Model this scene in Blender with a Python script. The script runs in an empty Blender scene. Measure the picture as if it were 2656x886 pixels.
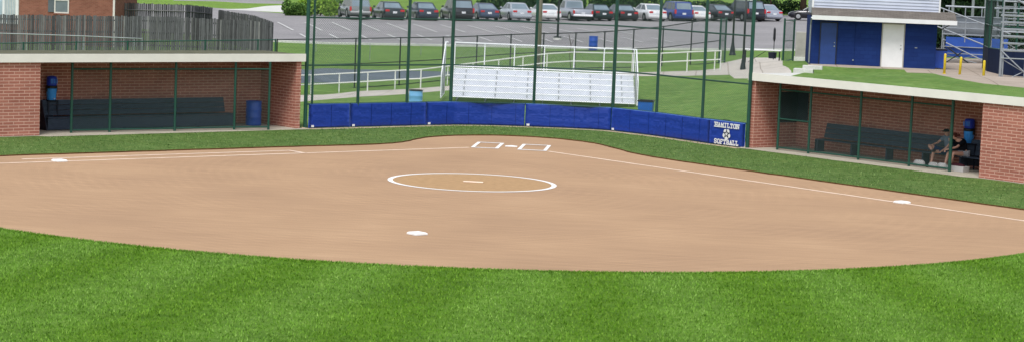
import bpy, math, random
import numpy as np
from mathutils import Vector, Matrix
from mathutils.geometry import delaunay_2d_cdt

random.seed(7); RNG = np.random.default_rng(7)
scene = bpy.context.scene
COL = scene.collection

# ------------------------------------------------------------------ camera
CX, CY, CH, YAW, PITCH, ROLL, FPX = 6.897, -78.929, 6.979, -0.08674, 0.09914, 0.03989, 5670.5
W0, H0 = 2656.0, 886.0
def _axes():
    cy, sy, cp, sp = math.cos(YAW), math.sin(YAW), math.cos(PITCH), math.sin(PITCH)
    f = Vector((sy*cp, cy*cp, -sp)); r = Vector((cy, -sy, 0)); u = r.cross(f)
    cr, sr = math.cos(ROLL), math.sin(ROLL)
    return r*cr+u*sr, -r*sr+u*cr, f
CR, CU, CF = _axes()
cam_d = bpy.data.cameras.new("camera"); cam = bpy.data.objects.new("camera", cam_d); COL.objects.link(cam)
M = Matrix((CR, CU, -CF)).transposed().to_4x4(); M.translation = Vector((CX, CY, CH))
cam.matrix_world = M
cam_d.sensor_width = 36; cam_d.lens = 36*FPX/W0; cam_d.clip_start = 1; cam_d.clip_end = 3000
scene.camera = cam

# ------------------------------------------------------------------ light
SUN_EL, SUN_AZ = math.radians(60), math.radians(188)      # high, veiled, from behind the camera's left
world = bpy.data.worlds.new("World"); scene.world = world; world.use_nodes = True
wn = world.node_tree.nodes; wl = world.node_tree.links
bg = wn["Background"]; sky = wn.new("ShaderNodeTexSky"); sky.sky_type = 'NISHITA'; sky.sun_disc = False
sky.sun_elevation = SUN_EL; sky.sun_rotation = SUN_AZ; sky.air_density = 1.0; sky.dust_density = 1.5; sky.ozone_density = 1.0
hs = wn.new("ShaderNodeHueSaturation"); hs.inputs['Saturation'].default_value = 0.4
wl.new(sky.outputs[0], hs.inputs['Color']); wl.new(hs.outputs[0], bg.inputs[0]); bg.inputs[1].default_value = 0.115
sd = bpy.data.lights.new("sun", 'SUN'); sun = bpy.data.objects.new("sun", sd); COL.objects.link(sun)
sd.energy = 1.5; sd.angle = math.radians(20); sd.color = (1.0, 0.975, 0.95)
sdir = Vector((math.sin(SUN_AZ)*math.cos(SUN_EL), math.cos(SUN_AZ)*math.cos(SUN_EL), math.sin(SUN_EL)))
sun.rotation_euler = sdir.to_track_quat('Z', 'Y').to_euler(); sun.location = (0, -30, 60)
vs = scene.view_settings; vs.view_transform = 'Standard'; vs.look = 'None'; vs.exposure = 0.76; vs.gamma = 1; vs.use_curve_mapping = False

# ------------------------------------------------------------------ materials
def lin(c):
    return tuple(((v/255)/12.92 if v/255 <= .04045 else ((v/255+.055)/1.055)**2.4) for v in c)
class Mat:
    def __init__(s, name, rough=.8, spec=.3, metal=0.0):
        s.m = bpy.data.materials.new(name); s.m.use_nodes = True; s.n = s.m.node_tree.nodes; s.l = s.m.node_tree.links
        s.b = s.n["Principled BSDF"]; s.b.inputs['Roughness'].default_value = rough
        s.b.inputs['Specular IOR Level'].default_value = spec; s.b.inputs['Metallic'].default_value = metal
    def node(s, t, **k):
        n = s.n.new(t)
        for a, v in k.items():
            if a in n.inputs: n.inputs[a].default_value = v
            else: setattr(n, a, v)
        return n
    def uv(s, kind='UV', scale=(1,1,1)):
        tc = s.node('ShaderNodeTexCoord'); mp = s.node('ShaderNodeMapping'); mp.inputs['Scale'].default_value = scale
        s.l.new(tc.outputs[kind], mp.inputs[0]); return mp.outputs[0]
    def noise(s, vec, scale, detail=3, rough=.55):
        n = s.node('ShaderNodeTexNoise'); n.inputs['Scale'].default_value = scale; n.inputs['Detail'].default_value = detail; n.inputs['Roughness'].default_value = rough
        s.l.new(vec, n.inputs['Vector']); return n.outputs['Fac']
    def ramp(s, fac, stops):
        r = s.node('ShaderNodeValToRGB'); e = r.color_ramp.elements
        while len(e) < len(stops): e.new(.5)
        for i, (p, c) in enumerate(stops): e[i].position = p; e[i].color = (*c, 1)
        s.l.new(fac, r.inputs[0]); return r.outputs[0]
    def mix(s, fac, a, b, mode='MIX'):
        n = s.node('ShaderNodeMix'); n.data_type = 'RGBA'; n.blend_type = mode
        for sock, v in ((n.inputs[0], fac), (n.inputs[6], a), (n.inputs[7], b)):
            if isinstance(v, (int, float)): sock.default_value = v
            elif isinstance(v, tuple): sock.default_value = (*v, 1)
            else: s.l.new(v, sock)
        return n.outputs[2]
    def col(s, c):
        if isinstance(c, tuple): s.b.inputs['Base Color'].default_value = (*c, 1)
        else: s.l.new(c, s.b.inputs['Base Color'])
        return s
    def bump(s, h, st=.4, dist=.02):
        n = s.node('ShaderNodeBump'); n.inputs['Strength'].default_value = st; n.inputs['Distance'].default_value = dist
        s.l.new(h, n.inputs['Height']); s.l.new(n.outputs[0], s.b.inputs['Normal']); return s

def plain(name, c, rough=.6, spec=.4, metal=0.0, var=.12, vscale=3.0, bump=0.0):
    m = Mat(name, rough, spec, metal); v = m.uv('Object'); f = m.noise(v, vscale, 4)
    a = tuple(x*(1-var) for x in c); b = tuple(min(1, x*(1+var)) for x in c)
    m.col(m.ramp(f, [(.3, a), (.7, b)]))
    if bump: m.bump(m.noise(v, vscale*6, 3), bump, .01)
    return m.m

def grass_mat(name, dark, light, yellow, stripes=0.0, patch=.8):
    m = Mat(name, .85, .15); v = m.uv('Object')
    big = m.noise(v, .35, 3); mid = m.noise(v, 3.0, 4, .7)
    vs_ = m.uv('Object', (3.0, 11.0, 1.0)); fine = m.noise(vs_, 4.0, 4, .75)
    c = m.ramp(fine, [(.28, dark), (.52, tuple((a+b)/2 for a, b in zip(dark, light))), (.76, light)])
    c = m.mix(m.ramp(mid, [(.45, (0,0,0)), (.75, (.42,)*3)]), c, yellow)
    c = m.mix(patch, c, m.ramp(big, [(.3, (.80,.82,.80)), (.7, (1.12,1.1,1.1))]), 'MULTIPLY')
    c = turf_pattern(m, c, stripes)
    m.col(c); m.bump(fine, .9, .04); return m.m

def turf_pattern(m, c, stripes):
    if stripes:   # mowing bands fanning out from near home plate
        tc = m.node('ShaderNodeTexCoord'); sp = m.node('ShaderNodeSeparateXYZ'); m.l.new(tc.outputs['Object'], sp.inputs[0])
        def mt(op, a_, b_=None):
            n_ = m.node('ShaderNodeMath', operation=op)
            for k_, v_ in enumerate((a_, b_)):
                if v_ is None: continue
                if isinstance(v_, (int, float)): n_.inputs[k_].default_value = v_
                else: m.l.new(v_, n_.inputs[k_])
            if op == 'MULTIPLY_ADD': n_.inputs[2].default_value = .5
            return n_.outputs[0]
        ang = mt('ARCTAN2', mt('SUBTRACT', sp.outputs[0], 3.0), mt('SUBTRACT', 10.0, sp.outputs[1]))
        nz = m.noise(m.uv('Object', (1, 1, 1)), .28, 3)
        w = mt('SINE', mt('ADD', mt('MULTIPLY', ang, 78.0), mt('MULTIPLY', nz, 2.6)))
        c = m.mix(stripes, c, m.ramp(mt('MULTIPLY_ADD', w, .5), [(.1, (.86,.90,.66)), (.9, (1.10,1.07,1.5))]), 'MULTIPLY')
    a = m.noise(m.uv('Object', (1.0, 2.0, 1)), .9, 5, .62); b = m.noise(m.uv('Object', (3.0, 8.0, 1)), 1.6, 4, .7)
    c = m.mix(.9, c, m.ramp(a, [(.32, (.82,.84,.72)), (.5, (1.0,1.0,1.0)), (.7, (1.17,1.13,1.28))]), 'MULTIPLY')
    return m.mix(.9, c, m.ramp(b, [(.30, (.72,.76,.62)), (.5, (1.0,1.0,1.0)), (.72, (1.22,1.16,1.3))]), 'MULTIPLY')

def blade_mat(name, cols, turf=None):
    m = Mat(name, .7, .2)
    if turf is not None:
        g = m.node('ShaderNodeNewGeometry'); n = len(cols); m.col(turf_pattern(m, m.ramp(g.outputs['Random Per Island'], [(i/(n-1), c) for i, c in enumerate(cols)]), turf)); return m.m
    g = m.node('ShaderNodeNewGeometry')
    n = len(cols); m.col(m.ramp(g.outputs['Random Per Island'], [(i/(n-1), c) for i, c in enumerate(cols)])); return m.m

def dirt_mat():
    m = Mat('infield_dirt', .95, .1); v = m.uv('Object')
    a = m.noise(v, .22, 3); vs_ = m.uv('Object', (.35, 3.0, 1)); b = m.noise(vs_, 1.3, 5, .7); f = m.noise(v, 26, 3, .8)
    c = m.ramp(a, [(.3, lin((168,138,110))), (.55, lin((176,145,115))), (.75, lin((183,152,121)))])
    c = m.mix(.8, c, m.ramp(b, [(.3, (.86,.85,.84)), (.7, (1.08,1.08,1.08))]), 'MULTIPLY')
    c = m.mix(.9, c, m.ramp(f, [(.3, (.86,.85,.84)), (.7, (1.1,1.1,1.1))]), 'MULTIPLY')
    # rake rings left by the drag mat
    for ctr, sc in (((8.5, -10.0, 0), 1.1), ((-7.0, -13.0, 0), .9)):
        tc = m.node('ShaderNodeTexCoord'); mp = m.node('ShaderNodeMapping'); mp.inputs['Location'].default_value = tuple(-q for q in ctr); m.l.new(tc.outputs['Object'], mp.inputs[0])
        w = m.node('ShaderNodeTexWave'); w.wave_type = 'RINGS'; w.rings_direction = 'Z'; w.inputs['Scale'].default_value = sc*.8; w.inputs['Distortion'].default_value = 1.6; w.inputs['Detail'].default_value = 3
        m.l.new(mp.outputs[0], w.inputs[0])
        c = m.mix(m.ramp(m.noise(v, .3, 2), [(.42, (0,)*3), (.62, (1,)*3)]), c, m.ramp(w.outputs['Fac'], [(.0, (.975,)*3), (.3, (1.0,)*3), (.75, (1.0,)*3), (.95, (1.035,)*3)]), 'MULTIPLY')
    m.col(c); m.bump(f, .5, .012); return m.m

def brick_mat(name, b1, b2, mort, bw=.40, rh=.108, ms=.014, wear=.8):
    m = Mat(name, .9, .15); v = m.uv('UV')
    t = m.node('ShaderNodeTexBrick'); t.offset = .5; t.inputs['Scale'].default_value = 1; t.inputs['Brick Width'].default_value = bw; t.inputs['Row Height'].default_value = rh
    t.inputs['Mortar Size'].default_value = ms; t.inputs['Mortar Smooth'].default_value = .2; t.inputs['Bias'].default_value = 0
    t.inputs['Color1'].default_value = (*b1, 1); t.inputs['Color2'].default_value = (*b2, 1); t.inputs['Mortar'].default_value = (*mort, 1)
    m.l.new(v, t.inputs['Vector'])
    n = m.noise(v, 1.2, 4); n2 = m.noise(v, 30, 2)
    c = m.mix(wear, t.outputs['Color'], m.ramp(n, [(.3, (.84,.83,.82)), (.7, (1.13,1.12,1.1))]), 'MULTIPLY')
    c = m.mix(.5, c, m.ramp(n2, [(.3, (.85,)*3), (.7, (1.13,)*3)]), 'MULTIPLY')
    m.col(c); inv = m.node('ShaderNodeMath', operation='SUBTRACT'); inv.inputs[0].default_value = 1; m.l.new(t.outputs['Fac'], inv.inputs[1]); m.bump(inv.outputs[0], .6, .01); return m.m

def asphalt_mat(name, c0, light):
    m = Mat(name, .9, .2); v = m.uv('Object'); a = m.noise(v, .12, 4, .6); vs_ = m.uv('Object', (.25, 1.6, 1)); st = m.noise(vs_, 1.0, 5, .7); f = m.noise(v, 9, 4, .8)
    c = m.ramp(a, [(.3, c0), (.7, light)])
    c = m.mix(.9, c, m.ramp(st, [(.3, (.82,)*3), (.7, (1.15,)*3)]), 'MULTIPLY'); c = m.mix(1.0, c, m.ramp(f, [(.35, (.72,)*3), (.68, (1.25,)*3)]), 'MULTIPLY')
    m.col(c); m.bump(f, .4, .02); return m.m

def concrete_mat(name, c, joints=0.0):
    m = Mat(name, .9, .2); v = m.uv('Object'); a = m.noise(v, .8, 5, .65); f = m.noise(v, 14, 3)
    k = m.ramp(a, [(.3, tuple(x*.84 for x in c)), (.7, tuple(x*1.1 for x in c))]); k = m.mix(.7, k, m.ramp(f, [(.3, (.86,)*3), (.7, (1.1,)*3)]), 'MULTIPLY')
    if joints:
        t = m.node('ShaderNodeTexBrick'); t.offset = 0; t.inputs['Scale'].default_value = 1; t.inputs['Brick Width'].default_value = joints; t.inputs['Row Height'].default_value = joints; t.inputs['Mortar Size'].default_value = .03
        t.inputs['Color1'].default_value = t.inputs['Color2'].default_value = (1,1,1,1); t.inputs['Mortar'].default_value = (.55,.53,.5,1); m.l.new(v, t.inputs['Vector'])
        k = m.mix(.8, k, t.outputs['Color'], 'MULTIPLY')
    m.col(k); return m.m

def island_mat(name, cols, rough=.85, grain=(40, 40, 3)):
    m = Mat(name, rough, .15); g = m.node('ShaderNodeNewGeometry'); n = len(cols)
    c = m.ramp(g.outputs['Random Per Island'], [(i/(n-1), k) for i, k in enumerate(cols)])
    f = m.noise(m.uv('Object', grain), 1.0, 4, .7); c = m.mix(.9, c, m.ramp(f, [(.3, (.6,)*3), (.7, (1.35,)*3)]), 'MULTIPLY')
    m.col(c); return m.m

def pad_mat():
    m = Mat('pad_vinyl', .42, .4); v = m.uv('UV'); a = m.noise(v, .9, 4)
    m.col(m.ramp(a, [(.3, lin((20,52,140))), (.7, lin((25,59,152)))]))
    sk = m.node('ShaderNodeTexCoord'); mp = m.node('ShaderNodeMapping'); mp.inputs['Rotation'].default_value = (0,0,.7); mp.inputs['Scale'].default_value = (1,3.2,1); m.l.new(sk.outputs['UV'], mp.inputs[0])
    w = m.noise(mp.outputs[0], 1.1, 2, .5); m.bump(w, .9, .065); return m.m

def siding_mat():
    m = Mat('lap_siding', .5, .3); v = m.uv('UV'); sp = m.node('ShaderNodeSeparateXYZ'); m.l.new(v, sp.inputs[0])
    md = m.node('ShaderNodeMath', operation='PINGPONG'); md.operation = 'FRACT'; mu = m.node('ShaderNodeMath', operation='MULTIPLY'); mu.inputs[1].default_value = 1/.115
    m.l.new(sp.outputs[1], mu.inputs[0]); m.l.new(mu.outputs[0], md.inputs[0])
    m.col(m.ramp(m.noise(v, 1.0, 3), [(.3, lin((196,202,220))), (.7, lin((210,215,230)))])); m.bump(md.outputs[0], 1.0, .03); return m.m

MT = {}
MT['dirt'] = dirt_mat()
MT['circle_dirt'] = plain('circle_dirt', lin((172,140,103)), .95, .1, 0, .10, 5.0, .3)
MT['grass_out'] = grass_mat('grass_outfield', lin((68,104,18)), lin((108,150,42)), lin((132,164,62)), 1.0)
MT['grass_foul'] = grass_mat('grass_foul', lin((62,92,40)), lin((104,132,66)), lin((142,154,90)), 0)
MT['grass_hill'] = grass_mat('grass_hill', lin((74,110,44)), lin((118,152,74)), lin((158,168,100)), 0)
MT['grass_lawn'] = grass_mat('grass_lawn', lin((90,124,44)), lin((126,158,66)), lin((150,170,84)), 0)
MT['blades'] = blade_mat('grass_blades', [lin((82,124,24)), lin((99,142,36)), lin((110,152,46)), lin((130,164,68))], 1.0)
MT['blades_foul'] = blade_mat('grass_blades_foul', [lin((62,94,36)), lin((84,118,52)), lin((104,134,68)), lin((136,156,96))], 0)
MT['soil'] = plain('soil', lin((92,66,40)), .95, .1, 0, .3, 6)
MT['chalk'] = plain('chalk', (.80,.79,.77), .9, .1, 0, .05, 8)
MT['chalk_worn'] = plain('chalk_worn', lin((234,212,192)), .9, .1, 0, .08, 5)
MT['base'] = plain('base_canvas', (.84,.84,.82), .6, .3, 0, .04)
MT['brick'] = brick_mat('dugout_brick', lin((160,102,88)), lin((176,117,101)), lin((206,164,148)))
MT['brick_in'] = MT['brick']
MT['house_brick'] = brick_mat('house_brick', lin((132,84,70)), lin((148,98,82)), lin((146,112,96)), .22, .075, .008)
MT['concrete'] = concrete_mat('concrete', lin((186,180,170)), 1.6)
MT['slab'] = concrete_mat('slab_concrete', lin((176,168,152)))
MT['strip'] = concrete_mat('strip_concrete', lin((176,160,134)))
MT['curb'] = concrete_mat('curb_concrete', lin((204,204,198)))
MT['asphalt'] = asphalt_mat('parking_asphalt', lin((134,132,133)), lin((152,149,149)))
MT['asphalt_dark'] = asphalt_mat('dark_asphalt', lin((88,98,108)), lin((104,113,120)))
MT['lot_line'] = plain('lot_line', lin((196,196,194)), .9, .1, 0, .12, 2)
MT['fascia'] = plain('fascia_paint', lin((232,229,219)), .6, .3, 0, .05, 1.5)
MT['roof_top'] = plain('roof_membrane', lin((92,92,74)), .9, .1, 0, .2)
MT['ceiling'] = plain('ceiling_board', lin((90,84,76)), .9)
MT['green_metal'] = plain('green_metal', lin((26,74,60)), .4, .5, .1, .1)
MT['green_wire'] = plain('green_wire', lin((58,84,76)), .5, .4, 0, .05)
MT['black_metal'] = plain('black_metal', lin((28,36,36)), .4, .5, .2, .1)
MT['galv'] = plain('galvanized', lin((150,156,156)), .45, .5, .5, .12)
MT['galv_wire'] = plain('galvanized_wire', lin((150,156,156)), .5, .5, .3, .05)
MT['alu'] = plain('white_aluminium', lin((240,241,244)), .5, .4, 0, .05, 2)
MT['alu_shade'] = plain('riser_shade_aluminium', lin((206,210,218)), .5, .4, 0, .05, 2)  # white aluminium greyed: seat shadow lines put into the riser colour
MT['alu_grey'] = plain('worn_aluminium', lin((150,156,162)), .45, .4, .3, .12, 2)
MT['rail_white'] = plain('white_rail_paint', lin((222,224,216)), .5, .4, 0, .06)
MT['pad'] = pad_mat()
MT['pad_seam'] = plain('pad_seam', lin((14,36,100)), .5, .3)
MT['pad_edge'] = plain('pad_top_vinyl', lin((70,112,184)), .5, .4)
MT['white'] = plain('white_paint', (.74,.74,.735), .5, .4, 0, .04)
MT['navy_wood'] = island_mat('navy_bench_paint', [lin((52,60,72)), lin((60,70,84)), lin((68,78,92))], .6, (4, 4, 20))
MT['navy'] = plain('navy_paint', lin((20,26,44)), .5, .4)
MT['black'] = plain('black_plastic', (.012,.013,.016), .5, .4)
MT['barrel_blue'] = plain('barrel_blue', lin((24,72,168)), .38, .5, 0, .12)
MT['barrel_light'] = plain('barrel_light_blue', lin((112,172,214)), .45, .4, 0, .12)
MT['cooler_blue'] = plain('cooler_blue', lin((60,156,240)), .4, .5, 0, .06)
MT['cooler_dark'] = plain('cooler_dark_blue', lin((24,60,180)), .4, .5, 0, .06)
MT['wood_grey'] = island_mat('weathered_wood', [lin((66,66,67)), lin((86,87,88)), lin((100,101,102)), lin((78,79,80)), lin((122,122,120))], .9, (25, 25, 2))
MT['pole_wood'] = island_mat('pole_wood', [lin((138,130,116)), lin((146,138,124))], .9, (30, 30, 1.2))
MT['siding'] = siding_mat()
MT['blue_wall'] = brick_mat('blue_block_wall', lin((27,48,102)), lin((30,53,109)), lin((24,46,102)), .4, .2, .008, .6)
MT['blue_door'] = plain('blue_door_paint', lin((34,62,122)), .5, .4, 0, .1)
MT['shingle'] = brick_mat('roof_shingle', lin((104,99,94)), lin((120,114,108)), lin((80,76,72)), .3, .12, .008)
MT['yellow'] = plain('yellow_paint', lin((214,188,44)), .5, .4, 0, .08)
MT['bleacher_blue'] = plain('bleacher_blue', lin((44,84,168)), .5, .4)
MT['screen_navy'] = plain('windscreen_navy', lin((26,38,66)), .8, .2, 0, .15)
MT['screen_green'] = plain('windscreen_green', lin((30,46,42)), .8, .2, 0, .15)
MT['glass'] = plain('dark_glass', (.05,.06,.07), .08, .8, 0, .1)
MT['glass_light'] = plain('car_glass', lin((120,136,146)), .12, .8, 0, .15, 1)
MT['tyre'] = plain('tyre_rubber', (.02,.02,.021), .8, .2)
MT['rim'] = plain('wheel_rim', lin((176,178,180)), .3, .6, .6, .05)
MT['tail_red'] = plain('tail_light_red', lin((190,36,44)), .25, .6)
MT['plate'] = plain('licence_plate', (.72,.74,.76), .5)
MT['leaf_mid'] = blade_mat('leaf_mid', [lin((38,66,26)), lin((62,96,38)), lin((92,128,56)), lin((120,152,76))])
MT['leaf_dark'] = blade_mat('leaf_dark', [lin((16,34,18)), lin((30,54,28)), lin((46,74,40)), lin((66,96,54))])
MT['leaf_lime'] = blade_mat('leaf_lime', [lin((78,112,30)), lin((104,140,40)), lin((136,168,60)), lin((152,180,80))])
MT['bark'] = plain('bark', lin((66,54,44)), .95, .1, 0, .3, 6)
MT['skin'] = plain('skin', lin((204,156,136)), .6, .3, 0, .05)
MT['shirt_grey'] = plain('grey_shirt', lin((112,126,140)), .9, .1, 0, .08)
MT['shirt_black'] = plain('black_shirt', lin((24,26,32)), .9, .1)
MT['shorts_blue'] = plain('blue_shorts', lin((26,48,92)), .9, .1)
MT['shorts_pale'] = plain('pale_shorts', lin((170,170,176)), .9, .1)
MT['hair'] = plain('auburn_hair', lin((84,42,34)), .8, .2)
MT['cap'] = plain('black_cap', lin((22,24,30)), .8, .2)
MT['shoe'] = plain('shoe', (.03,.03,.04), .7)
MT['towel'] = plain('white_towel', (.5,.49,.48), .9, .1, 0, .1)
MT['maroon'] = plain('maroon_bag', lin((60,22,34)), .8, .2)
MT['tan'] = plain('tan_box', lin((160,158,150)), .7, .3)
MT['trim'] = plain('house_trim', lin((214,208,200)), .6, .3)
MT['shutter'] = plain('grey_shutter', lin((92,100,104)), .7, .2)
MT['curtain'] = plain('window_pane', lin((160,176,184)), .25, .6, 0, .25, 1.2)
MT['pane_grey'] = plain('grey_pane', lin((112,122,126)), .25, .6, 0, .15, 1.2)

# ------------------------------------------------------------------ mesh builder
class MB:
    def __init__(s): s.v = []; s.f = []
    def add(s, vs_, fs): o = len(s.v); s.v += [tuple(v) for v in vs_]; s.f += [tuple(i+o for i in f) for f in fs]; return s
    def hexa(s, p):   # 8 corners: bottom 4 ccw, top 4 ccw
        return s.add(p, [(3,2,1,0),(4,5,6,7),(0,1,5,4),(1,2,6,5),(2,3,7,6),(3,0,4,7)])
    def box(s, x0, x1, y0, y1, z0, z1):
        return s.hexa([(x0,y0,z0),(x1,y0,z0),(x1,y1,z0),(x0,y1,z0),(x0,y0,z1),(x1,y0,z1),(x1,y1,z1),(x0,y1,z1)])
    def bbox(s, x0, x1, y0, y1, z0, z1, b=.02):   # bevelled box
        xs = sorted((x0, x1)); ys = sorted((y0, y1)); zs = sorted((z0, z1)); x0, x1 = xs; y0, y1 = ys; z0, z1 = zs
        b = min(b, (x1-x0)*.45, (y1-y0)*.45, (z1-z0)*.45); rings = []
        for z, i in ((z0, b), (z0+b, 0), (z1-b, 0), (z1, b)):
            r = [(x0+b+i*.0, y0+i), (x1-b, y0+i), (x1-i, y0+b), (x1-i, y1-b), (x1-b, y1-i), (x0+b, y1-i), (x0+i, y1-b), (x0+i, y0+b)]
            if i: r = [(min(max(x, x0+b), x1-b), min(max(y, y0+b), y1-b)) for x, y in r]; r = [(x0+b, y0+b), (x1-b, y0+b), (x1-b, y0+b), (x1-b, y1-b), (x1-b, y1-b), (x0+b, y1-b), (x0+b, y1-b), (x0+b, y0+b)]
            rings.append([(x, y, z) for x, y in r])
        return s.loft(rings)
    def loft(s, rings, cap=True):
        n = len(rings[0]); vs_ = [p for r in rings for p in r]; fs = []
        for k in range(len(rings)-1):
            for i in range(n):
                j = (i+1) % n; fs.append((k*n+i, k*n+j, (k+1)*n+j, (k+1)*n+i))
        if cap: fs.append(tuple(reversed(range(n)))); fs.append(tuple(range((len(rings)-1)*n, len(rings)*n)))
        return s.add(vs_, fs)
    def tube(s, a, b, r, r2=None, n=8, cap=True):
        a = Vector(a); b = Vector(b); r2 = r if r2 is None else r2; d = b-a
        if d.length < 1e-6: return s
        d.normalize(); x = d.cross(Vector((0,0,1)) if abs(d.z) < .9 else Vector((1,0,0))).normalized(); y = d.cross(x)
        R = [[p + (x*math.cos(2*math.pi*i/n)+y*math.sin(2*math.pi*i/n))*q for i in range(n)] for p, q in ((a, r), (b, r2))]
        return s.loft(R, cap)
    def path(s, pts, r, n=8):
        for a, b in zip(pts, pts[1:]): s.tube(a, b, r, n=n)
        return s
    def lathe(s, prof, c=(0,0,0), n=20):
        return s.loft([[(c[0]+r*math.cos(2*math.pi*i/n), c[1]+r*math.sin(2*math.pi*i/n), c[2]+z) for i in range(n)] for r, z in prof])
    def prism(s, poly, z0, z1):
        n = len(poly); return s.loft([[(x, y, z0) for x, y in poly], [(x, y, z1) for x, y in poly]])
    def xform(s, M_): s.v = [tuple(M_ @ Vector(v)) for v in s.v]; return s

def link(name, verts, faces, mat=None, parent=None, smooth=False):
    me = bpy.data.meshes.new(name); me.from_pydata([tuple(v) for v in verts], [], faces); me.validate(clean_customdata=False); me.update()
    return link_me(name, me, mat, parent, smooth)
def link_me(name, me, mat=None, parent=None, smooth=False):
    if me.polygons:
        nv = len(me.vertices); co = np.empty(nv*3); me.vertices.foreach_get('co', co); co = co.reshape(-1, 3)
        nl = len(me.loops); li = np.empty(nl, int); me.loops.foreach_get('vertex_index', li)
        npol = len(me.polygons); nr = np.empty(npol*3); me.polygons.foreach_get('normal', nr); nr = nr.reshape(-1, 3)
        tot = np.empty(npol, int); me.polygons.foreach_get('loop_total', tot); pn = np.repeat(nr, tot, axis=0)
        P = co[li]; uv = np.empty((nl, 2)); flat = np.abs(pn[:, 2]) > .75
        h = np.hypot(pn[:, 0], pn[:, 1])+1e-9; tx = -pn[:, 1]/h; ty = pn[:, 0]/h
        uv[:, 0] = np.where(flat, P[:, 0], P[:, 0]*tx+P[:, 1]*ty); uv[:, 1] = np.where(flat, P[:, 1], P[:, 2])
        if not me.uv_layers: me.uv_layers.new(name='UVMap')
        me.uv_layers[0].data.foreach_set('uv', uv.ravel())
        if smooth: me.polygons.foreach_set('use_smooth', [True]*npol)
    if mat: me.materials.append(mat)
    o = bpy.data.objects.new(name, me); COL.objects.link(o)
    if parent: o.parent = parent
    return o
def part(name, mb, mat, parent=None, smooth=False):
    return link(name, mb.v, mb.f, MT[mat] if isinstance(mat, str) else mat, parent, smooth)
def tag(o, label=None, cat=None, group=None, kind=None):
    if label: o['label'] = label
    if cat: o['category'] = cat
    if group: o['group'] = group
    if kind: o['kind'] = kind
    return o
def thing(name, label, cat, loc=(0,0,0), rz=0, group=None):
    o = bpy.data.objects.new(name, None); COL.objects.link(o); o.location = loc; o.rotation_euler = (0,0,rz); o.empty_display_size = .3
    return tag(o, label, cat, group)
def copy_tree(o, parent=None):
    c = o.copy(); COL.objects.link(c); c.parent = parent
    for ch in list(o.children): copy_tree(ch, c)
    return c

# ------------------------------------------------------------------ terrain
def ray(px, py):
    d = CF + CR*((px-W0/2)/FPX) - CU*((py-H0/2)/FPX); return d/math.hypot(d.x, d.y)
def at_d(px, py, D):
    d = ray(px, py); return Vector((CX+d.x*D, CY+d.y*D, CH+d.z*D))
LU = Vector((.691, .723)).normalized(); LV = Vector((-LU.y, LU.x)); LO = Vector((-15.99, -5.20)); LLEN = 11.04     # left dugout frame
RU = Vector((.713, -.702)).normalized(); RV = Vector((-RU.y, RU.x)); RO = Vector((8.62, 3.66)); RLEN = 10.75      # right dugout frame
def L2(u, v): p = LO+LU*u+LV*v; return (p.x, p.y)
def R2(u, v): p = RO+RU*u+RV*v; return (p.x, p.y)
DEP = 2.55
PADS = [(-8.05,3.09),(-6.71,4.42),(-4.08,7.08),(-3.08,8.0),(-1.75,8.62),(-.3,8.85),(1.2,9.0),(2.3,9.02),(3.17,8.80),(4.92,7.30),(6.65,5.36),(7.11,4.80),(8.40,3.52)]
ANC = [(806,245,103),(1097,230,104),(1300,215,106),(1650,192,108),(1830,187,110),(920,231,107),(1350,185,112),(878,215,110),(878,181,119),(1120,190,114),
 (750,112,141),(1000,117,142),(1240,122,143),(1500,128,145),(1720,130,143),(2000,131,140),(1925,195,111),(1899,143.5,130),(1447,103,152),(1538,130,142),
 (905,50,170),(1020,54,172),(1340,55,181),(1500,56,186),(1743,56,193),(1968,56,198),(2060,52,203),(640,30,190),(560,22,200),(30,131,117),(200,133,115),(450,135,113),(690,140,111),
 (2032,165,118),(2110,165,108),(2340,177,108.5),(2448,193,106),(2488,203,103),(2550,213,101),(2591,218,100),(2640,225,99),(1970,155,112),(1168,262,95),(1650,279,95),(1800,260,97),(2250,185,92)]
AP = [tuple(at_d(*a)) for a in ANC]
AP += [(*R2(u, DEP+.2), 2.84) for u in (.4, 1.2, 4, 7, 10, 13, 17, 22)] + [(*R2(u, DEP+2.5), 2.84) for u in (3.0, 7, 11, 16, 22)]
AP += [(*L2(u, DEP+.3), .25) for u in (-6, -2, 3, 8, 11)] + [(8.9, 6.4, .35), (9.2, 9.0, .9), (-5.2, 12.2, .20), (4.6, 12.4, .18), (0, 12.0, .18), (-9.5, 6, 0.02)]
AP += [(x, y+.5, .02) for x, y in PADS[::2]] + [(-40, -12, 0), (-60, 0, 0), (40, -28, 0), (34, 2, 2.6), (0, 0, 0), (0, -40, 0), (-60, 60, .8), (60, 60, 2.4), (-60, 130, 1.2), (60, 130, 2.2), (-90, 260, 2.0), (0, 260, 2.0), (90, 260, 2.8), (-400, 400, 6), (400, 400, 6), (0, 600, 8), (-300, 0, 1), (300, 0, 2), (0, -300, 0), (-300,-300,0), (300,-300,0)]
AP = np.array(AP); _A = AP[:, :2]
_K = np.hypot(_A[:, None, 0]-_A[None, :, 0], _A[:, None, 1]-_A[None, :, 1]); _n = len(AP)
_S = np.zeros((_n+1, _n+1)); _S[:_n, :_n] = _K - np.eye(_n)*.15; _S[:_n, _n] = 1; _S[_n, :_n] = 1
_w = np.linalg.solve(_S, np.append(AP[:, 2], 0))
def rbf(x, y): return float(np.hypot(_A[:, 0]-x, _A[:, 1]-y) @ _w[:_n] + _w[_n])
FIELD = [(-400, -400), L2(-250, -.02), L2(-8, -.02), L2(LLEN+.1, -.02)] + [(x, y) for x, y in PADS] + [R2(-.02, -.02), R2(18, -.02), R2(250, -.02), (400, -400)]
def inside(x, y, poly):
    c = False; n = len(poly); j = n-1
    for i in range(n):
        xi, yi = poly[i]; xj, yj = poly[j]
        if (yi > y) != (yj > y) and x < (xj-xi)*(y-yi)/(yj-yi)+xi: c = not c
        j = i
    return c
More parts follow.
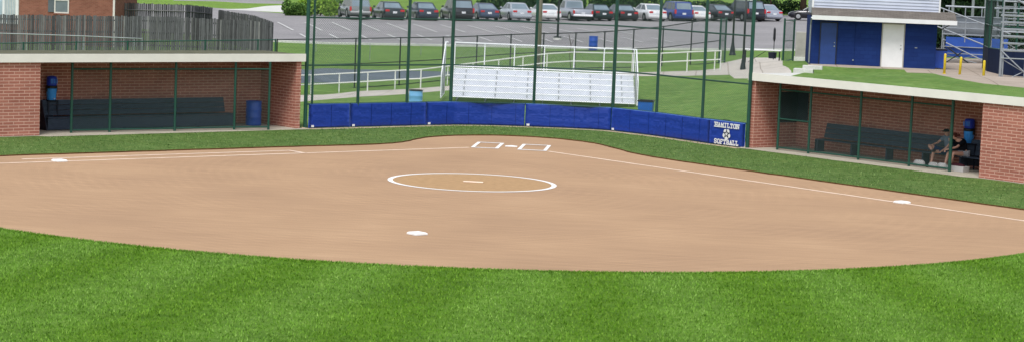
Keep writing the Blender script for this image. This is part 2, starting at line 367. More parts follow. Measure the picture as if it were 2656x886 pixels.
def T(x, y):
    if y < 9.2 and inside(x, y-.03, FIELD): return 0.0
    return rbf(x, y)
def at(px, py):
    d = ray(px, py); D = 30.0
    f = lambda D_: CH+d.z*D_-T(CX+d.x*D_, CY+d.y*D_)
    while D < 900 and f(D) > 0: D += .5
    a, b = D-.5, D
    for _ in range(12):
        m = (a+b)/2
        if f(m) > 0: a = m
        else: b = m
    return Vector((CX+d.x*b, CY+d.y*b, CH+d.z*b))
def top_z(px, py, g):   # height of the sight line over ground point g
    d = ray(px, py); D = math.hypot(g[0]-CX, g[1]-CY); return CH+d.z*D
G2 = lambda pts: [tuple(at(*q))[:2] for q in pts]

def catmull(P, n=6):
    out = []
    for i in range(len(P)-1):
        p0 = P[max(i-1, 0)]; p1 = P[i]; p2 = P[i+1]; p3 = P[min(i+2, len(P)-1)]
        for k in range(n):
            t = k/n; out.append(tuple(.5*((2*p1[a])+(-p0[a]+p2[a])*t+(2*p0[a]-5*p1[a]+4*p2[a]-p3[a])*t*t+(-p0[a]+3*p1[a]-3*p2[a]+p3[a])*t**3) for a in (0, 1)))
    out.append(tuple(P[-1])); return out
# infield dirt outline
home = [(-18.0,-15.25), (-14,-11.25), (-10,-7.25), (-7,-4.25), (-5.2,-2.6), (-4.35,-1.55), (-3.85,-.45), (-3.62,.9), (-3.1,2.3), (-2.1,3.5), (-.6,4.25), (1.0,4.1), (2.4,3.2), (3.3,1.9), (3.9,.5), (4.75,-1.2), (6.2,-3.0), (9.2,-6.0), (12.2,-9.0), (15.2,-12.0), (18.05,-14.85)]
home = catmull(home, 5)
a0 = math.atan2(-14.85+13.1, 18.05); a1 = math.atan2(-15.25+13.1, -18.0)+0
arc = [(18.5*math.cos(t)-.1, -13.1+18.45*math.sin(t)) for t in np.linspace(a0-.02, -(math.pi-(abs(a1) if a1 > 0 else 0)) if a1 > 0 else a1+.02, 60)]
def rough_line(P, amp):
    out = []
    for i, (x, y) in enumerate(P): out.append((x+random.uniform(-amp, amp), y+random.uniform(-amp, amp)))
    return out
def densify(P, st, closed=True):
    out = []; n = len(P)
    for i in range(n if closed else n-1):
        a = P[i]; b = P[(i+1) % n]; k = max(1, int(math.hypot(b[0]-a[0], b[1]-a[1])/st))
        out += [(a[0]+(b[0]-a[0])*q/k, a[1]+(b[1]-a[1])*q/k) for q in range(k)]
    if not closed: out.append(P[-1])
    return out
DIRT = rough_line(densify(home+arc, .35), .03)

# edge strip in front of dugouts and pads
def offset(P, d):
    out = []
    for i in range(len(P)):
        a = P[max(i-1, 0)]; b = P[min(i+1, len(P)-1)]; t = Vector((b[0]-a[0], b[1]-a[1])).normalized(); out.append((P[i][0]+t.y*d, P[i][1]-t.x*d))
    return out
padline = [L2(LLEN+.12, .05)] + PADS + [R2(-.12, .05)]
STRIP = padline + list(reversed(rough_line(densify(offset(padline, .50), .6, False), .035)))
lslab = [L2(-9, 0), L2(LLEN+.12, 0)]; LSLAB = lslab + list(reversed(rough_line(densify([L2(-9, -.12), L2(-.2, -.12), L2(.2, -.42), L2(LLEN+.3, -.42)], .8, False), .03)))
rslab = [R2(-.12, 0), R2(19, 0)]; RSLAB = rslab + list(reversed(rough_line(densify([R2(-.2, -.45), R2(RLEN-.4, -.45), R2(RLEN+.2, -.15), R2(19, -.15)], .8, False), .04)))
LFOOT = [L2(-9, 0.0), L2(LLEN+.1, 0.0), L2(LLEN+.1, DEP), L2(-9, DEP)]
RFOOT = [R2(-.02, 0.0), R2(19, 0.0), R2(19, DEP), R2(-.02, DEP)]
WALK = G2([(700,271),(782,264),(936,251),(1049,244.5),(1136,237),(1300,224),(1480,206),(1656,198),(1779,197),(1893,194.5)]) + G2([(1905,204),(1945,204)]) + [R2(-.05, DEP+.05), R2(.15, DEP+.05)] + G2([(2052,184),(2030,170),(2024,150),(1935,150),(1868,164),(1866,178),(1712,186.5),(1659,188),(1480,194),(1300,210),(1136,225.5),(1049,232),(926,237),(793,246.5),(700,252)])
PATH = G2([(600,226),(790,216),(930,210),(1040,205),(1145,200),(1230,196),(1230,186),(1145,186),(1040,183),(925,180),(800,182),(600,188)])
LOT = G2([(560,100),(700,108.5),(850,115),(1000,117.5),(1240,122),(1500,128),(1720,130.5),(1990,132),(2110,133),(2300,138)]) + [(70, 66), (80, 150)] + G2([(2200,40),(1968,40),(1743,42),(1500,44),(1340,45),(1020,44),(860,38),(740,36),(600,24),(520,17)]) + [(-60, 118), (-48, 84)]
DRIVE = G2([(550,24),(640,23),(690,16),(740,14),(740,33),(600,26)])
ROADF = G2([(450,-6),(740,2),(745,11),(640,9),(560,4),(450,2)])
PLAZA = G2([(2095,170),(2200,176),(2345,181),(2440,196),(2480,205),(2550,217),(2600,222),(2656,228),(2760,236)]) + [(40, 20), (44, 48), (20, 50)] + G2([(2400,128),(2420,150),(2110,150)])
POLYS = [('dirt', DIRT), ('lfoot', LFOOT), ('rfoot', RFOOT), ('lslab', LSLAB), ('rslab', RSLAB), ('strip', STRIP), ('walk', WALK), ('path', PATH), ('plaza', PLAZA), ('drive', DRIVE), ('road', ROADF), ('lot', LOT)]
def bb(P): xs = [p[0] for p in P]; ys = [p[1] for p in P]; return min(xs), max(xs), min(ys), max(ys)
pts = []; edges = []
for nme, P in POLYS:
    P = densify(P, 1.2) if nme != 'dirt' else P
    o = len(pts); pts += P; edges += [(o+i, o+(i+1) % len(P)) for i in range(len(P))]
def grid(x0, x1, y0, y1, s, skip=None):
    for x in np.arange(x0, x1, s):
        for y in np.arange(y0, y1, s):
            if skip and skip[0] < x < skip[1] and skip[2] < y < skip[3]: continue
            pts.append((float(x)+random.uniform(-.2, .2)*s, float(y)+random.uniform(-.2, .2)*s))
grid(-42, 34, -2, 74, 1.5); grid(-60, 60, -50, 130, 5, (-43, 35, -3, 75)); grid(-700, 700, -300, 800, 50, (-60, 60, -50, 130))
pts += [(-900,-500),(900,-500),(900,1200),(-900,1200)]
V2, E2, F2, *_ = delaunay_2d_cdt([Vector(p) for p in pts], edges, [], 0, .001)
BBS = [bb(P) for _, P in POLYS]
groups = {}
for f in F2:
    cx = sum(V2[i].x for i in f)/3; cy = sum(V2[i].y for i in f)/3; k = None
    for (nme, P), b in zip(POLYS, BBS):
        if b[0] <= cx <= b[1] and b[2] <= cy <= b[3] and inside(cx, cy, P): k = nme; break
    if k is None:
        if inside(cx, cy, FIELD): k = 'foul' if ((cx < 0 and cy > cx+2.3) or (cx >= 0 and cy > 2.7-cx)) and cy > -40 else 'outfield'
        else: k = 'lawn' if math.hypot(cx-CX, cy-CY) > 165 else 'hill'
    groups.setdefault(k, []).append(tuple(f))
SURF = {'dirt': ('infield_dirt','dirt',0), 'lslab': ('dugout_apron','slab',.045), 'rslab': ('dugout_apron','slab',.045), 'strip': ('edge_strip','strip',.03), 'walk': ('walkway','concrete',.0), 'path': ('asphalt_path','asphalt_dark',0),
        'plaza': ('plaza_paving','strip',0), 'drive': ('driveway','curb',0), 'road': ('road','asphalt',0), 'lot': ('parking_lot','asphalt',0), 'foul': ('foul_ground_grass','grass_foul',.04), 'outfield': ('outfield_grass','grass_out',.04), 'hill': ('hillside_grass','grass_hill',.0), 'lawn': ('far_lawn','grass_lawn',0)}
SURF['plaza'] = ('plaza_paving', 'plazac', 0); MT['plazac'] = concrete_mat('plaza_concrete', lin((170,156,142)), 2.2)
def Tn(x, y): return T(x, y) 
for k, fs in groups.items():
    if k in ('lfoot', 'rfoot'): continue
    nm, mt, dz = SURF[k]; idx = sorted({i for f in fs for i in f}); mp = {i: j for j, i in enumerate(idx)}
    vv = [(V2[i].x, V2[i].y, T(V2[i].x, V2[i].y)+dz) for i in idx]
    ff = []
    for f in fs:
        a, b, c = (Vector(V2[i]) for i in f); cr = (b-a).x*(c-a).y-(b-a).y*(c-a).x
        ff.append(tuple(mp[i] for i in (f if cr > 0 else reversed(f))))
    tag(link(nm, vv, ff, MT[mt]), kind='structure')
# soil lip round the dirt
lip = MB(); n = len(DIRT)
lip.add([(x, y, z) for x, y in DIRT for z in (-.02, .042)], [(2*i, 2*((i+1) % n), 2*((i+1) % n)+1, 2*i+1) for i in range(n)])
tag(part('soil_lip', lip, 'soil'), kind='structure')
# curbs along the lot's near edge
cb = G2([(700,108.5),(850,115),(1000,117.5),(1240,122),(1500,128),(1720,130.5),(1990,132),(2110,133)]); cb = densify(cb, 1.5, False); co = offset(cb, .28)
m = MB()
for i in range(len(cb)-1):
    q = [cb[i], cb[i+1], co[i+1], co[i]]; zz = [T(*a) for a in q]
    m.hexa([(a[0], a[1], z-.1) for a, z in zip(q, zz)]+[(a[0], a[1], z+.13) for a, z in zip(q, zz)])
tag(part('kerb', m, 'curb'), kind='structure')

# painted stall lines and chalk
def strip_mb(m, a, b, w, dz, seg=1.0, jit=0.0):
    a = Vector(a[:2]); b = Vector(b[:2]); t = (b-a); L = t.length; t /= L; nrm = Vector((-t.y, t.x))*(w/2); k = max(1, int(L/seg)); P = []
    for i in range(k+1):
        c = a+t*(L*i/k)
        for s_ in (1, -1): q = c+nrm*(s_*random.uniform(1-jit, 1+jit)); P.append((q.x, q.y, T(c.x, c.y)+dz))
    m.add(P, [(2*i+1, 2*i+3, 2*i+2, 2*i) for i in range(k)]); return m
m = MB()
az = math.radians(-18)
for i in range(13):
    base = at(800+i*78, 101 + i*.5 + (i > 4)*2); d = Vector((math.sin(az), math.cos(az)))
    c = Vector(base[:2]); 
    strip_mb(m, c+d*-1.0, c+d*4.5, .16, .03)
    strip_mb(m, c+d*8.0, c+d*17.5, .15, .03)
tag(part('parking_lines', m, 'lot_line'), kind='structure')

s45 = 18.288/math.sqrt(2)
W_ = .135
m = MB(); q = .707
lb = Vector((-1.5, -1.15)) ; 
strip_mb(m, (-1.42,-1.42), (-26,-26), W_, .006, .22, .22); strip_mb(m, (1.42,-1.42), (26,-26), W_, .006, .22, .22)
# running lane
strip_mb(m, (-6.46-.65, -6.46+.65), (-13.5-.65, -13.5+.65), W_, .006, .22, .22); strip_mb(m, (-6.46-.68, -6.46+.68), (-6.42,-6.5), W_, .010, .22, .2)
tag(part('foul_lines', m, 'chalk_worn'), kind='structure')
# batter's boxes
m = MB()
def quad_frame(m, x0, x1, y0, y1, w, wx, z):
    for (a, b, c, d) in ((x0, x0+wx, y0, y1), (x1-wx, x1, y0, y1), (x0+wx, x1-wx, y0, y0+w), (x0+wx, x1-wx, y1-w, y1)):
        m.add([(a, c, z), (b, c, z), (b, d, z), (a, d, z)], [(0, 1, 2, 3)])
quad_frame(m, -1.36, -.37, -1.42, .95, .18, .13, .012); quad_frame(m, .31, 1.36, -1.42, .95, .18, .13, .012)
tag(part('batters_box_lines', m, 'chalk'), kind='structure')
m = MB(); N = 96; r0, r1, yc = 2.42, 2.575, -13.1
m.add([(r*math.cos(2*math.pi*i/N)-.03, yc+r*math.sin(2*math.pi*i/N), .008) for i in range(N) for r in (r0, r1)], [(2*i, 2*i+1, 2*((i+1) % N)+1, 2*((i+1) % N)) for i in range(N)])
tag(part('pitching_circle_line', m, 'chalk'), kind='structure')
m = MB(); m.add([(2.42*math.cos(2*math.pi*i/N)-.03, yc+2.42*math.sin(2*math.pi*i/N), .004) for i in range(N)], [tuple(range(N))])
tag(part('pitching_circle_dirt', m, 'circle_dirt'), kind='structure')

# bases, plates
def base(label, x, y, rot, s=.37, h=.06):
    m = MB(); a = s/2; m.loft([[(-a,-a,0),(a,-a,0),(a,a,0),(-a,a,0)], [(-a,-a,h*.6),(a,-a,h*.6),(a,a,h*.6),(-a,a,h*.6)], [(-a*.8,-a*.8,h),(a*.8,-a*.8,h),(a*.8,a*.8,h),(-a*.8,a*.8,h)]])
    o = part('base', m, 'base'); o.location = (x, y, 0.006); o.rotation_euler = (0,0,rot); return tag(o, label, 'base', 'bases of the softball diamond')
base('white first base on the left foul line beside the running lane', -s45+.0, -s45-.02, math.pi/4)
base('white second base alone on bare dirt nearest the outfield grass', 0, -25.86, math.pi/4)
base('white third base on the right foul line before the far dugout', s45, -s45-.02, math.pi/4)
m = MB(); m.prism([(-.216,-.43),(.216,-.43),(.216,-.216),(0,0),(-.216,-.216)], .004, .028); o = part('home_plate', m, 'base'); tag(o, 'white five-sided home plate between the two chalked batter\'s boxes', 'home plate')
m = MB(); m.bbox(-.305,.305,-.075,.075,0,.03,.01); o = part('pitchers_plate', m, 'chalk_worn'); o.location = (0,-13.1,.006); tag(o, 'narrow white pitcher\'s plate in the middle of the chalk circle', 'pitcher\'s plate')

# ------------------------------------------------------------------ grass blades (stuff)
def blades(name, n, sample, h0, h1, w, mat, zfun=None):
    P = sample(n); n = len(P); ang = RNG.uniform(0, 2*np.pi, n); hh = RNG.uniform(h0, h1, n); lean = RNG.uniform(.2, .9, n)*hh; ww = w*RNG.uniform(.6, 1.3, n)
    z = np.array([zfun(x, y) for x, y in P]) if zfun else np.full(n, .04)
    la = RNG.uniform(0, 2*np.pi, n)
    v = np.zeros((n, 3, 3)); v[:, 0, 0] = P[:, 0]-np.cos(ang)*ww; v[:, 0, 1] = P[:, 1]-np.sin(ang)*ww; v[:, 1, 0] = P[:, 0]+np.cos(ang)*ww; v[:, 1, 1] = P[:, 1]+np.sin(ang)*ww
    v[:, 0, 2] = v[:, 1, 2] = z; v[:, 2, 0] = P[:, 0]+np.cos(la)*lean; v[:, 2, 1] = P[:, 1]+np.sin(la)*lean; v[:, 2, 2] = z+hh
    me = bpy.data.meshes.new(name); me.vertices.add(n*3); me.vertices.foreach_set('co', v.ravel()); me.loops.add(n*3); me.loops.foreach_set('vertex_index', np.arange(n*3)); me.polygons.add(n); me.polygons.foreach_set('loop_start', np.arange(n)*3); me.polygons.foreach_set('loop_total', np.full(n, 3)); me.update(calc_edges=True)
    me.materials.append(MT[mat]); o = bpy.data.objects.new(name, me); COL.objects.link(o); return tag(o, kind='stuff')
def s_out(n):
    x = RNG.uniform(-15, 21, n*2); y = RNG.uniform(-44, -20, n*2); D = y-CY; keep = (np.hypot(x, y+13.1) > 18.5) & (np.abs((x-CX)/D+.087) < .26); dens = np.clip(1.5-.0*D, 0, 1)
    return np.stack([x[keep], y[keep]], -1)[:n]
o = blades('outfield_grass_blades', 130000, s_out, .025, .06, .012, 'blades'); tag(o, 'bright green mown outfield turf in the foreground', 'grass')
DN = DIRT
def s_edge(n):
    t = RNG.uniform(math.radians(-150), math.radians(-12), n); rr = 18.5+np.abs(RNG.normal(0, .09, n)); return np.stack([rr*np.cos(t), -13.1+rr*np.sin(t)], -1)
o = blades('turf_edge_blades', 14000, s_edge, .03, .065, .012, 'blades'); tag(o, 'ragged grass fringe where the outfield turf meets the dirt', 'grass')
def s_foul(n):
    out = []; 
    while len(out) < n:
        x = random.uniform(-20, 22); y = random.uniform(-16, 9)
        if not ((x < 0 and y > x+2.3) or (x >= 0 and y > 2.7-x)): continue
        if math.hypot(x, y-.2) < 4.3 and inside(x, y, DIRT): continue
        if inside(x, y, DIRT) or not inside(x, y, FIELD): continue
        d1 = (Vector((x, y))-LO).dot(LV); d2 = (Vector((x, y))-RO).dot(RV)
        if d1 > -.47 or d2 > -.50: continue
        if math.hypot(x-.2, y) > 8.5: 
            if y > 3: continue
        out.append((x, y))
    return np.array(out)
o = blades('foul_grass_blades', 26000, s_foul, .02, .05, .013, 'blades_foul'); tag(o, 'darker green foul ground turf before the dugouts', 'grass')

# ------------------------------------------------------------------ chain link
def chain_link(path, h0, h1, pitch=.055, r=.0028, mat='green_wire', parent=None, name='chain_link', edge=None):
    S = [0]
    for a, b in zip(path, path[1:]): S.append(S[-1]+math.hypot(b[0]-a[0], b[1]-a[1]))
    L = S[-1]; H = h1-h0
    tp = edge or (lambda s: H)
    def pos(s, z):
        i = 0
        while i < len(S)-2 and s > S[i+1]: i += 1
        t = (s-S[i])/(S[i+1]-S[i]); a, b = path[i], path[i+1]
        return Vector((a[0]+(b[0]-a[0])*t, a[1]+(b[1]-a[1])*t, a[2]+(b[2]-a[2])*t+h0+z))
    m = MB(); st = pitch*math.sqrt(2)
    for sg in (1, -1):
        c = -H+st/2 if sg == 1 else st/2
        end = L if sg == 1 else L+H
        while c < end:
            s0, s1 = (max(0, c), min(L, c+H)) if sg == 1 else (max(0, c-H), min(L, c))
            cuts = [s0]+[x for x in S if s0 < x < s1]+[s1]
            for a, b in zip(cuts, cuts[1:]):
                if b-a < 1e-4: continue
                za, zb = ((a-c), (b-c)) if sg == 1 else ((c-a), (c-b))
                m.tube(pos(a, za), pos(b, zb), r, n=3, cap=False)
            c += st
    return part(name, m, mat, parent)

# ------------------------------------------------------------------ dugouts
def frame_obj(root): return root
def dugout(name, label, O, U, V, length, wall_from, wall_to, end_at, mirror, roofmat_parts):
    rz = math.atan2(U.y, U.x); t = thing(name, label, 'dugout', (O.x, O.y, 0), rz)
    return t
HW = 2.60
# left: local x along front (u), local y backwards (v)
ld = thing('brick_dugout', 'brick dugout on the left, level white roof edge, empty bench inside', 'dugout', (LO.x, LO.y, 0), math.atan2(LU.y, LU.x))
part('floor_slab', MB().box(-9, LLEN+.05, .0, DEP, -.2, .055), 'slab', ld)
part('front_wall', MB().box(-9, 0, .0, .22, 0, HW), 'brick', ld)
part('end_wall', MB().box(LLEN-.22, LLEN, .0, DEP-.2, 0.0, HW), 'brick', ld)
part('inner_wall', MB().box(-.22, 0, .222, DEP-.2, 0, HW), 'brick', ld)
part('back_wall', MB().box(-9, LLEN, DEP-.2, DEP, 0, HW), 'brick', ld)
rf = part('roof', MB().box(-9, LLEN+.12, -.02, DEP+.1, HW, HW+.24), 'roof_top', ld)
part('fascia', MB().box(-9, LLEN+.14, -.085, -.02, HW-.02, HW+.27), 'fascia', rf)
part('ceiling', MB().box(-.0, LLEN-.22, .02, DEP-.2, HW-.03, HW), 'ceiling', ld)

rd = thing('brick_dugout', 'brick dugout on the right under a grassy bank, two people seated inside', 'dugout', (RO.x, RO.y, 0), math.atan2(RU.y, RU.x))
part('floor_slab', MB().box(0, 19, .0, DEP, -.2, .055), 'slab', rd)
part('front_wall', MB().box(RLEN, 19, .0, .22, 0, HW), 'brick', rd)
part('end_wall', MB().box(0, .22, .0, DEP-.2, 0, HW), 'brick', rd)
part('inner_wall', MB().box(RLEN, RLEN+.22, .222, DEP-.2, 0, HW), 'brick', rd)
part('back_wall', MB().box(0, 19, DEP-.2, DEP, 0, HW), 'brick', rd)
rf = part('roof', MB().box(-.1, 19, -.02, DEP+.05, HW, HW+.24), 'curb', rd)
part('fascia', MB().box(-.12, 19, -.085, -.02, HW-.02, HW+.27), 'fascia', rf)
tm = MB(); ng = 34
row0 = [(1.85+(19-1.85)*i/ng+random.uniform(-.1,.1)*(i < 3), .02+random.uniform(0, .05), HW+.25) for i in range(ng+1)]; row1 = [(.2+(19-.2)*i/ng, DEP+.12, HW+.27) for i in range(ng+1)]
tm.add(row0+row1, [(i, i+1, ng+2+i, ng+1+i) for i in range(ng)]); part('turf_cover', tm, 'grass_hill', rf)
part('ceiling', MB().box(.22, RLEN, .02, DEP-.2, HW-.03, HW), 'ceiling', rd)
# notice board on the end wall's corner
part('notice_board', MB().bbox(.23, .30, 1.25, 2.30, .98, 2.14, .02), 'navy', rd)
part('notice_board', MB().bbox(.24, .82, DEP-.27, DEP-.21, 1.0, 2.16, .02), 'navy', rd)

def dugout_fence(label, t2, us, vs_, root_xy, rz, midfirst=False, thick_last=False):
    t = thing('dugout_fence', label, 'fence', (root_xy.x, root_xy.y, .05), rz, 'green chain link screens of the dugouts')
    P = [(u, v, 0) for u, v in zip(us, vs_)]
    for i, (u, v, _) in enumerate(P): part('post', MB().tube((u, v, -.02), (u, v, HW-.07), .048 if not (thick_last and i == len(P)-1) else .06, n=10), 'green_metal', t)
    m = MB(); m2 = MB()
    for a, b in zip(P, P[1:]):
        m.tube((a[0], a[1], 2.26), (b[0], b[1], 2.26), .03); m2.tube((a[0], a[1], .10), (b[0], b[1], .10), .03)
    part('top_rail', m, 'green_metal', t); part('bottom_rail', m2, 'green_metal', t)
    if midfirst: part('middle_rail', MB().tube((P[0][0], P[0][1], 1.17), (P[1][0], P[1][1], 1.17), .03), 'green_metal', t)
    chain_link(P, .1, 2.26, parent=t, r=.0030); return t
lf = dugout_fence('green post and wire fence across the front of the left dugout', 0, [1.53, 3.02, 5.6, 8.1, 9.45], [.50, .40, .18, .05, -.22], LO, math.atan2(LU.y, LU.x))
rfz = dugout_fence('green post and wire fence across the front of the right dugout', 0, [1.08, 2.60, 4.98, 7.3, 9.1], [.42, .45, .48, .50, .50], RO, math.atan2(RU.y, RU.x), True, True)

# benches
def bench(label, O, rz, u0, u1, v0, closed):
    t = thing('team_bench', label, 'bench', (O[0], O[1], .055), rz, 'long dark benches in the dugouts'); L = u1-u0
    # local: x along, y backwards (0 = front of the seat), back at y = .5
    m = MB(); m.bbox(0, L, 0, .24, .43, .47, .01); m.bbox(0, L, .25, .48, .43, .47, .01); part('seat', m, 'navy_wood', t)
    m = MB()
    for k in range(3):
        z = .50+k*.185; y = .50+k*.05; m.hexa([(0, y, z), (L-.15*closed, y, z), (L-.15*closed, y+.035, z), (0, y+.035, z), (0, y+.045, z+.17), (L-.15*closed, y+.045, z+.17), (L-.15*closed, y+.08, z+.17), (0, y+.08, z+.17)])
    part('backrest', m, 'navy_wood', t)
    if closed: 
        m = MB(); m.bbox(.0, L, .02, .05, .02, .42, .01); part('front_panel', m, 'navy_wood', t)
    k = 6
    for i in range(k):
        x = .04+(L-.12)*i/(k-1)
        part('leg', MB().box(x, x+.05, .06, .45, 0, .43), 'navy_wood', t)
    for x in (0, L-.04-.35*closed):
        pass
    part('side_panel', MB().hexa([(-.05,.0,0),(-.005,.0,0),(-.005,.62,0),(-.05,.62,0),(-.05,.42,1.06),(-.005,.42,1.06),(-.005,.66,1.06),(-.05,.66,1.06)]) if closed else MB().box(-.05,-.005,.06,.5,0,.43), 'navy', t)
    return t
bench('long navy bench with closed front, left dugout', L2(1.15, 1.45), math.atan2(LU.y, LU.x), 0, 7.95, 0, 1)
bench('long open-legged bench in the right dugout where two people sit', R2(2.0, 1.45), math.atan2(RU.y, RU.x), 0, 8.45, 0, 0)

def barrel(label, loc, mat, r=.29, h=.88, lidmat='black', group='plastic barrels used as bins'):
    t = thing('barrel', label, 'barrel', loc, random.uniform(0, 3), group)
    part('drum', MB().lathe([(r*.93,0),(r*.99,.03),(r,.1),(r*.97,.28),(r*1.02,.30),(r*1.02,.33),(r*.97,.35),(r,.58),(r*1.02,.6),(r*1.02,.63),(r*.97,.65),(r*.98,h-.05),(r*.92,h-.02)], n=24), mat, t, True)
    part('rim', MB().lathe([(r*.95,h-.03),(r*1.02,h-.03),(r*1.02,h+.01),(r*.9,h+.012),(r*.88,h-.12),(r*.5,h-.12)], n=24), lidmat, t, True); return t
barrel('dark blue plastic barrel standing inside the left dugout', (*L2(9.95, 1.5), .055), 'barrel_blue', .30, .92, 'barrel_blue')
g = at_d(1079, 232, 91.5); g.z -= .885; barrel('light blue barrel with dark rim standing left of the white bleachers', (g.x, g.y, g.z), 'barrel_light', .29, .86)
g = at_d(1676, 260, 91.5); g.z -= .83
t = thing('waste_bin', 'square mid blue bin standing just right of the white bleachers', 'bin', (g.x, g.y, g.z), -.09)
part('bin_body', MB().loft([[(-.27,-.27,0),(.27,-.27,0),(.27,.27,0),(-.27,.27,0)],[(-.31,-.31,.78),(.31,-.31,.78),(.31,.31,.78),(-.31,.31,.78)]]), plain('bin_blue', lin((34,100,190)), .45), t)
m = MB()
for a in ((-.33,.33,-.33,-.29),(-.33,.33,.29,.33),(-.33,-.29,-.288,.288),(.29,.33,-.288,.288)): m.box(*a, .775, .83)
part('bin_rim', m, 'black', t)
g = at(1538, 131); barrel('blue barrel on the grass strip beside the parking lot behind the fence', (g.x, g.y, g.z), 'barrel_blue', .29, .9, 'barrel_blue')

def cooler(label, loc, rz, stand_h):
    t = thing('water_cooler', label, 'water cooler', loc, rz, 'blue water coolers in the dugouts')
    part('cooler_body', MB().lathe([(.15,0),(.165,.02),(.185,.38),(.19,.42)], n=20), 'cooler_blue', t, True)
    part('lid_band', MB().lathe([(.20,.42),(.205,.44),(.205,.50),(.19,.52)], n=20), 'black', t, True)
    part('cooler_top', MB().lathe([(.175,.52),(.185,.55),(.18,.80),(.16,.84),(.10,.86)], n=20), 'cooler_dark', t, True)
    for s_ in (-1, 1): part('handle', MB().box(s_*.20-.02, s_*.20+.02, -.04, .04, .30, .44), 'black', t)
    part('spigot', MB().tube((0,-.16,.06),(0,-.24,.06), .02), 'white', t)
    m = MB()
    for k in range(-2, 3): m.box(k*.06-.008, k*.06+.008, -.195, -.175, .60, .76)
    part('cup_rack', m, 'cooler_blue', t); return t
def stand(label, loc, rz, h, w=.46):
    m = MB(); m.bbox(-w/2, w/2, -.2, .2, h-.04, h, .01)
    for x in (-w/2+.03, w/2-.03):
        for y in (-.17, .17): m.box(x-.02, x+.02, y-.02, y+.02, 0, h-.04)
    m.box(-w/2+.02, w/2-.02, .14, .16, .1, h-.04)
    o = part('cooler_stand', m, 'navy'); o.location = loc; o.rotation_euler = (0,0,rz); return tag(o, label, 'stand')
lz = math.atan2(LU.y, LU.x); rzz = math.atan2(RU.y, RU.x)
cl = at_d(*(141, 268), 80.3)
SH = 1.04
stand('dark stand behind the left dugout bench carrying the cooler', (*L2(1.62, 2.14), .055), lz, SH, .42); cooler('blue water cooler high against the wall in the left dugout', (*L2(1.62, 2.10), .055+SH), lz, SH)
SH2 = .90
stand('dark stand at the inner end of the right dugout carrying the cooler', (*R2(8.72, 2.14), .055), rzz, SH2, .62); cooler('blue water cooler beside the seated woman in the right dugout', (*R2(8.60, 2.12), .055+SH2), rzz, SH2)

# ------------------------------------------------------------------ backstop
bs = thing('backstop_fence', 'tall green backstop fence curving behind home plate', 'fence')
polepx = [(-8.21,2.98),(-6.48,4.66),(-4.80,6.38),(-3.25,7.98),(.02,8.95),(3.22,8.86),(5.02,7.28),(6.83,5.22),(8.57,3.50)]
offp = [(x, y+.08) for x, y in polepx]; BH = 6.1
for i, (x, y) in enumerate(offp): part('post', MB().tube((x, y, -.1), (x, y, BH), .072 if i in (0, 3, 5, 8) else .060, n=12), 'green_metal', bs)
part('post', MB().tube((-8.0, 3.25, -.1), (-8.0, 3.25, BH), .045, n=10), 'green_metal', bs)
for z in (.95, 2.43, 4.24, BH-.04):
    part('rail', MB().path([(x, y+.03, z) for x, y in offp], .030), 'green_metal', bs)
chain_link([(x, y-.07, 0) for x, y in offp], .9, BH, .068, .0033, parent=bs)
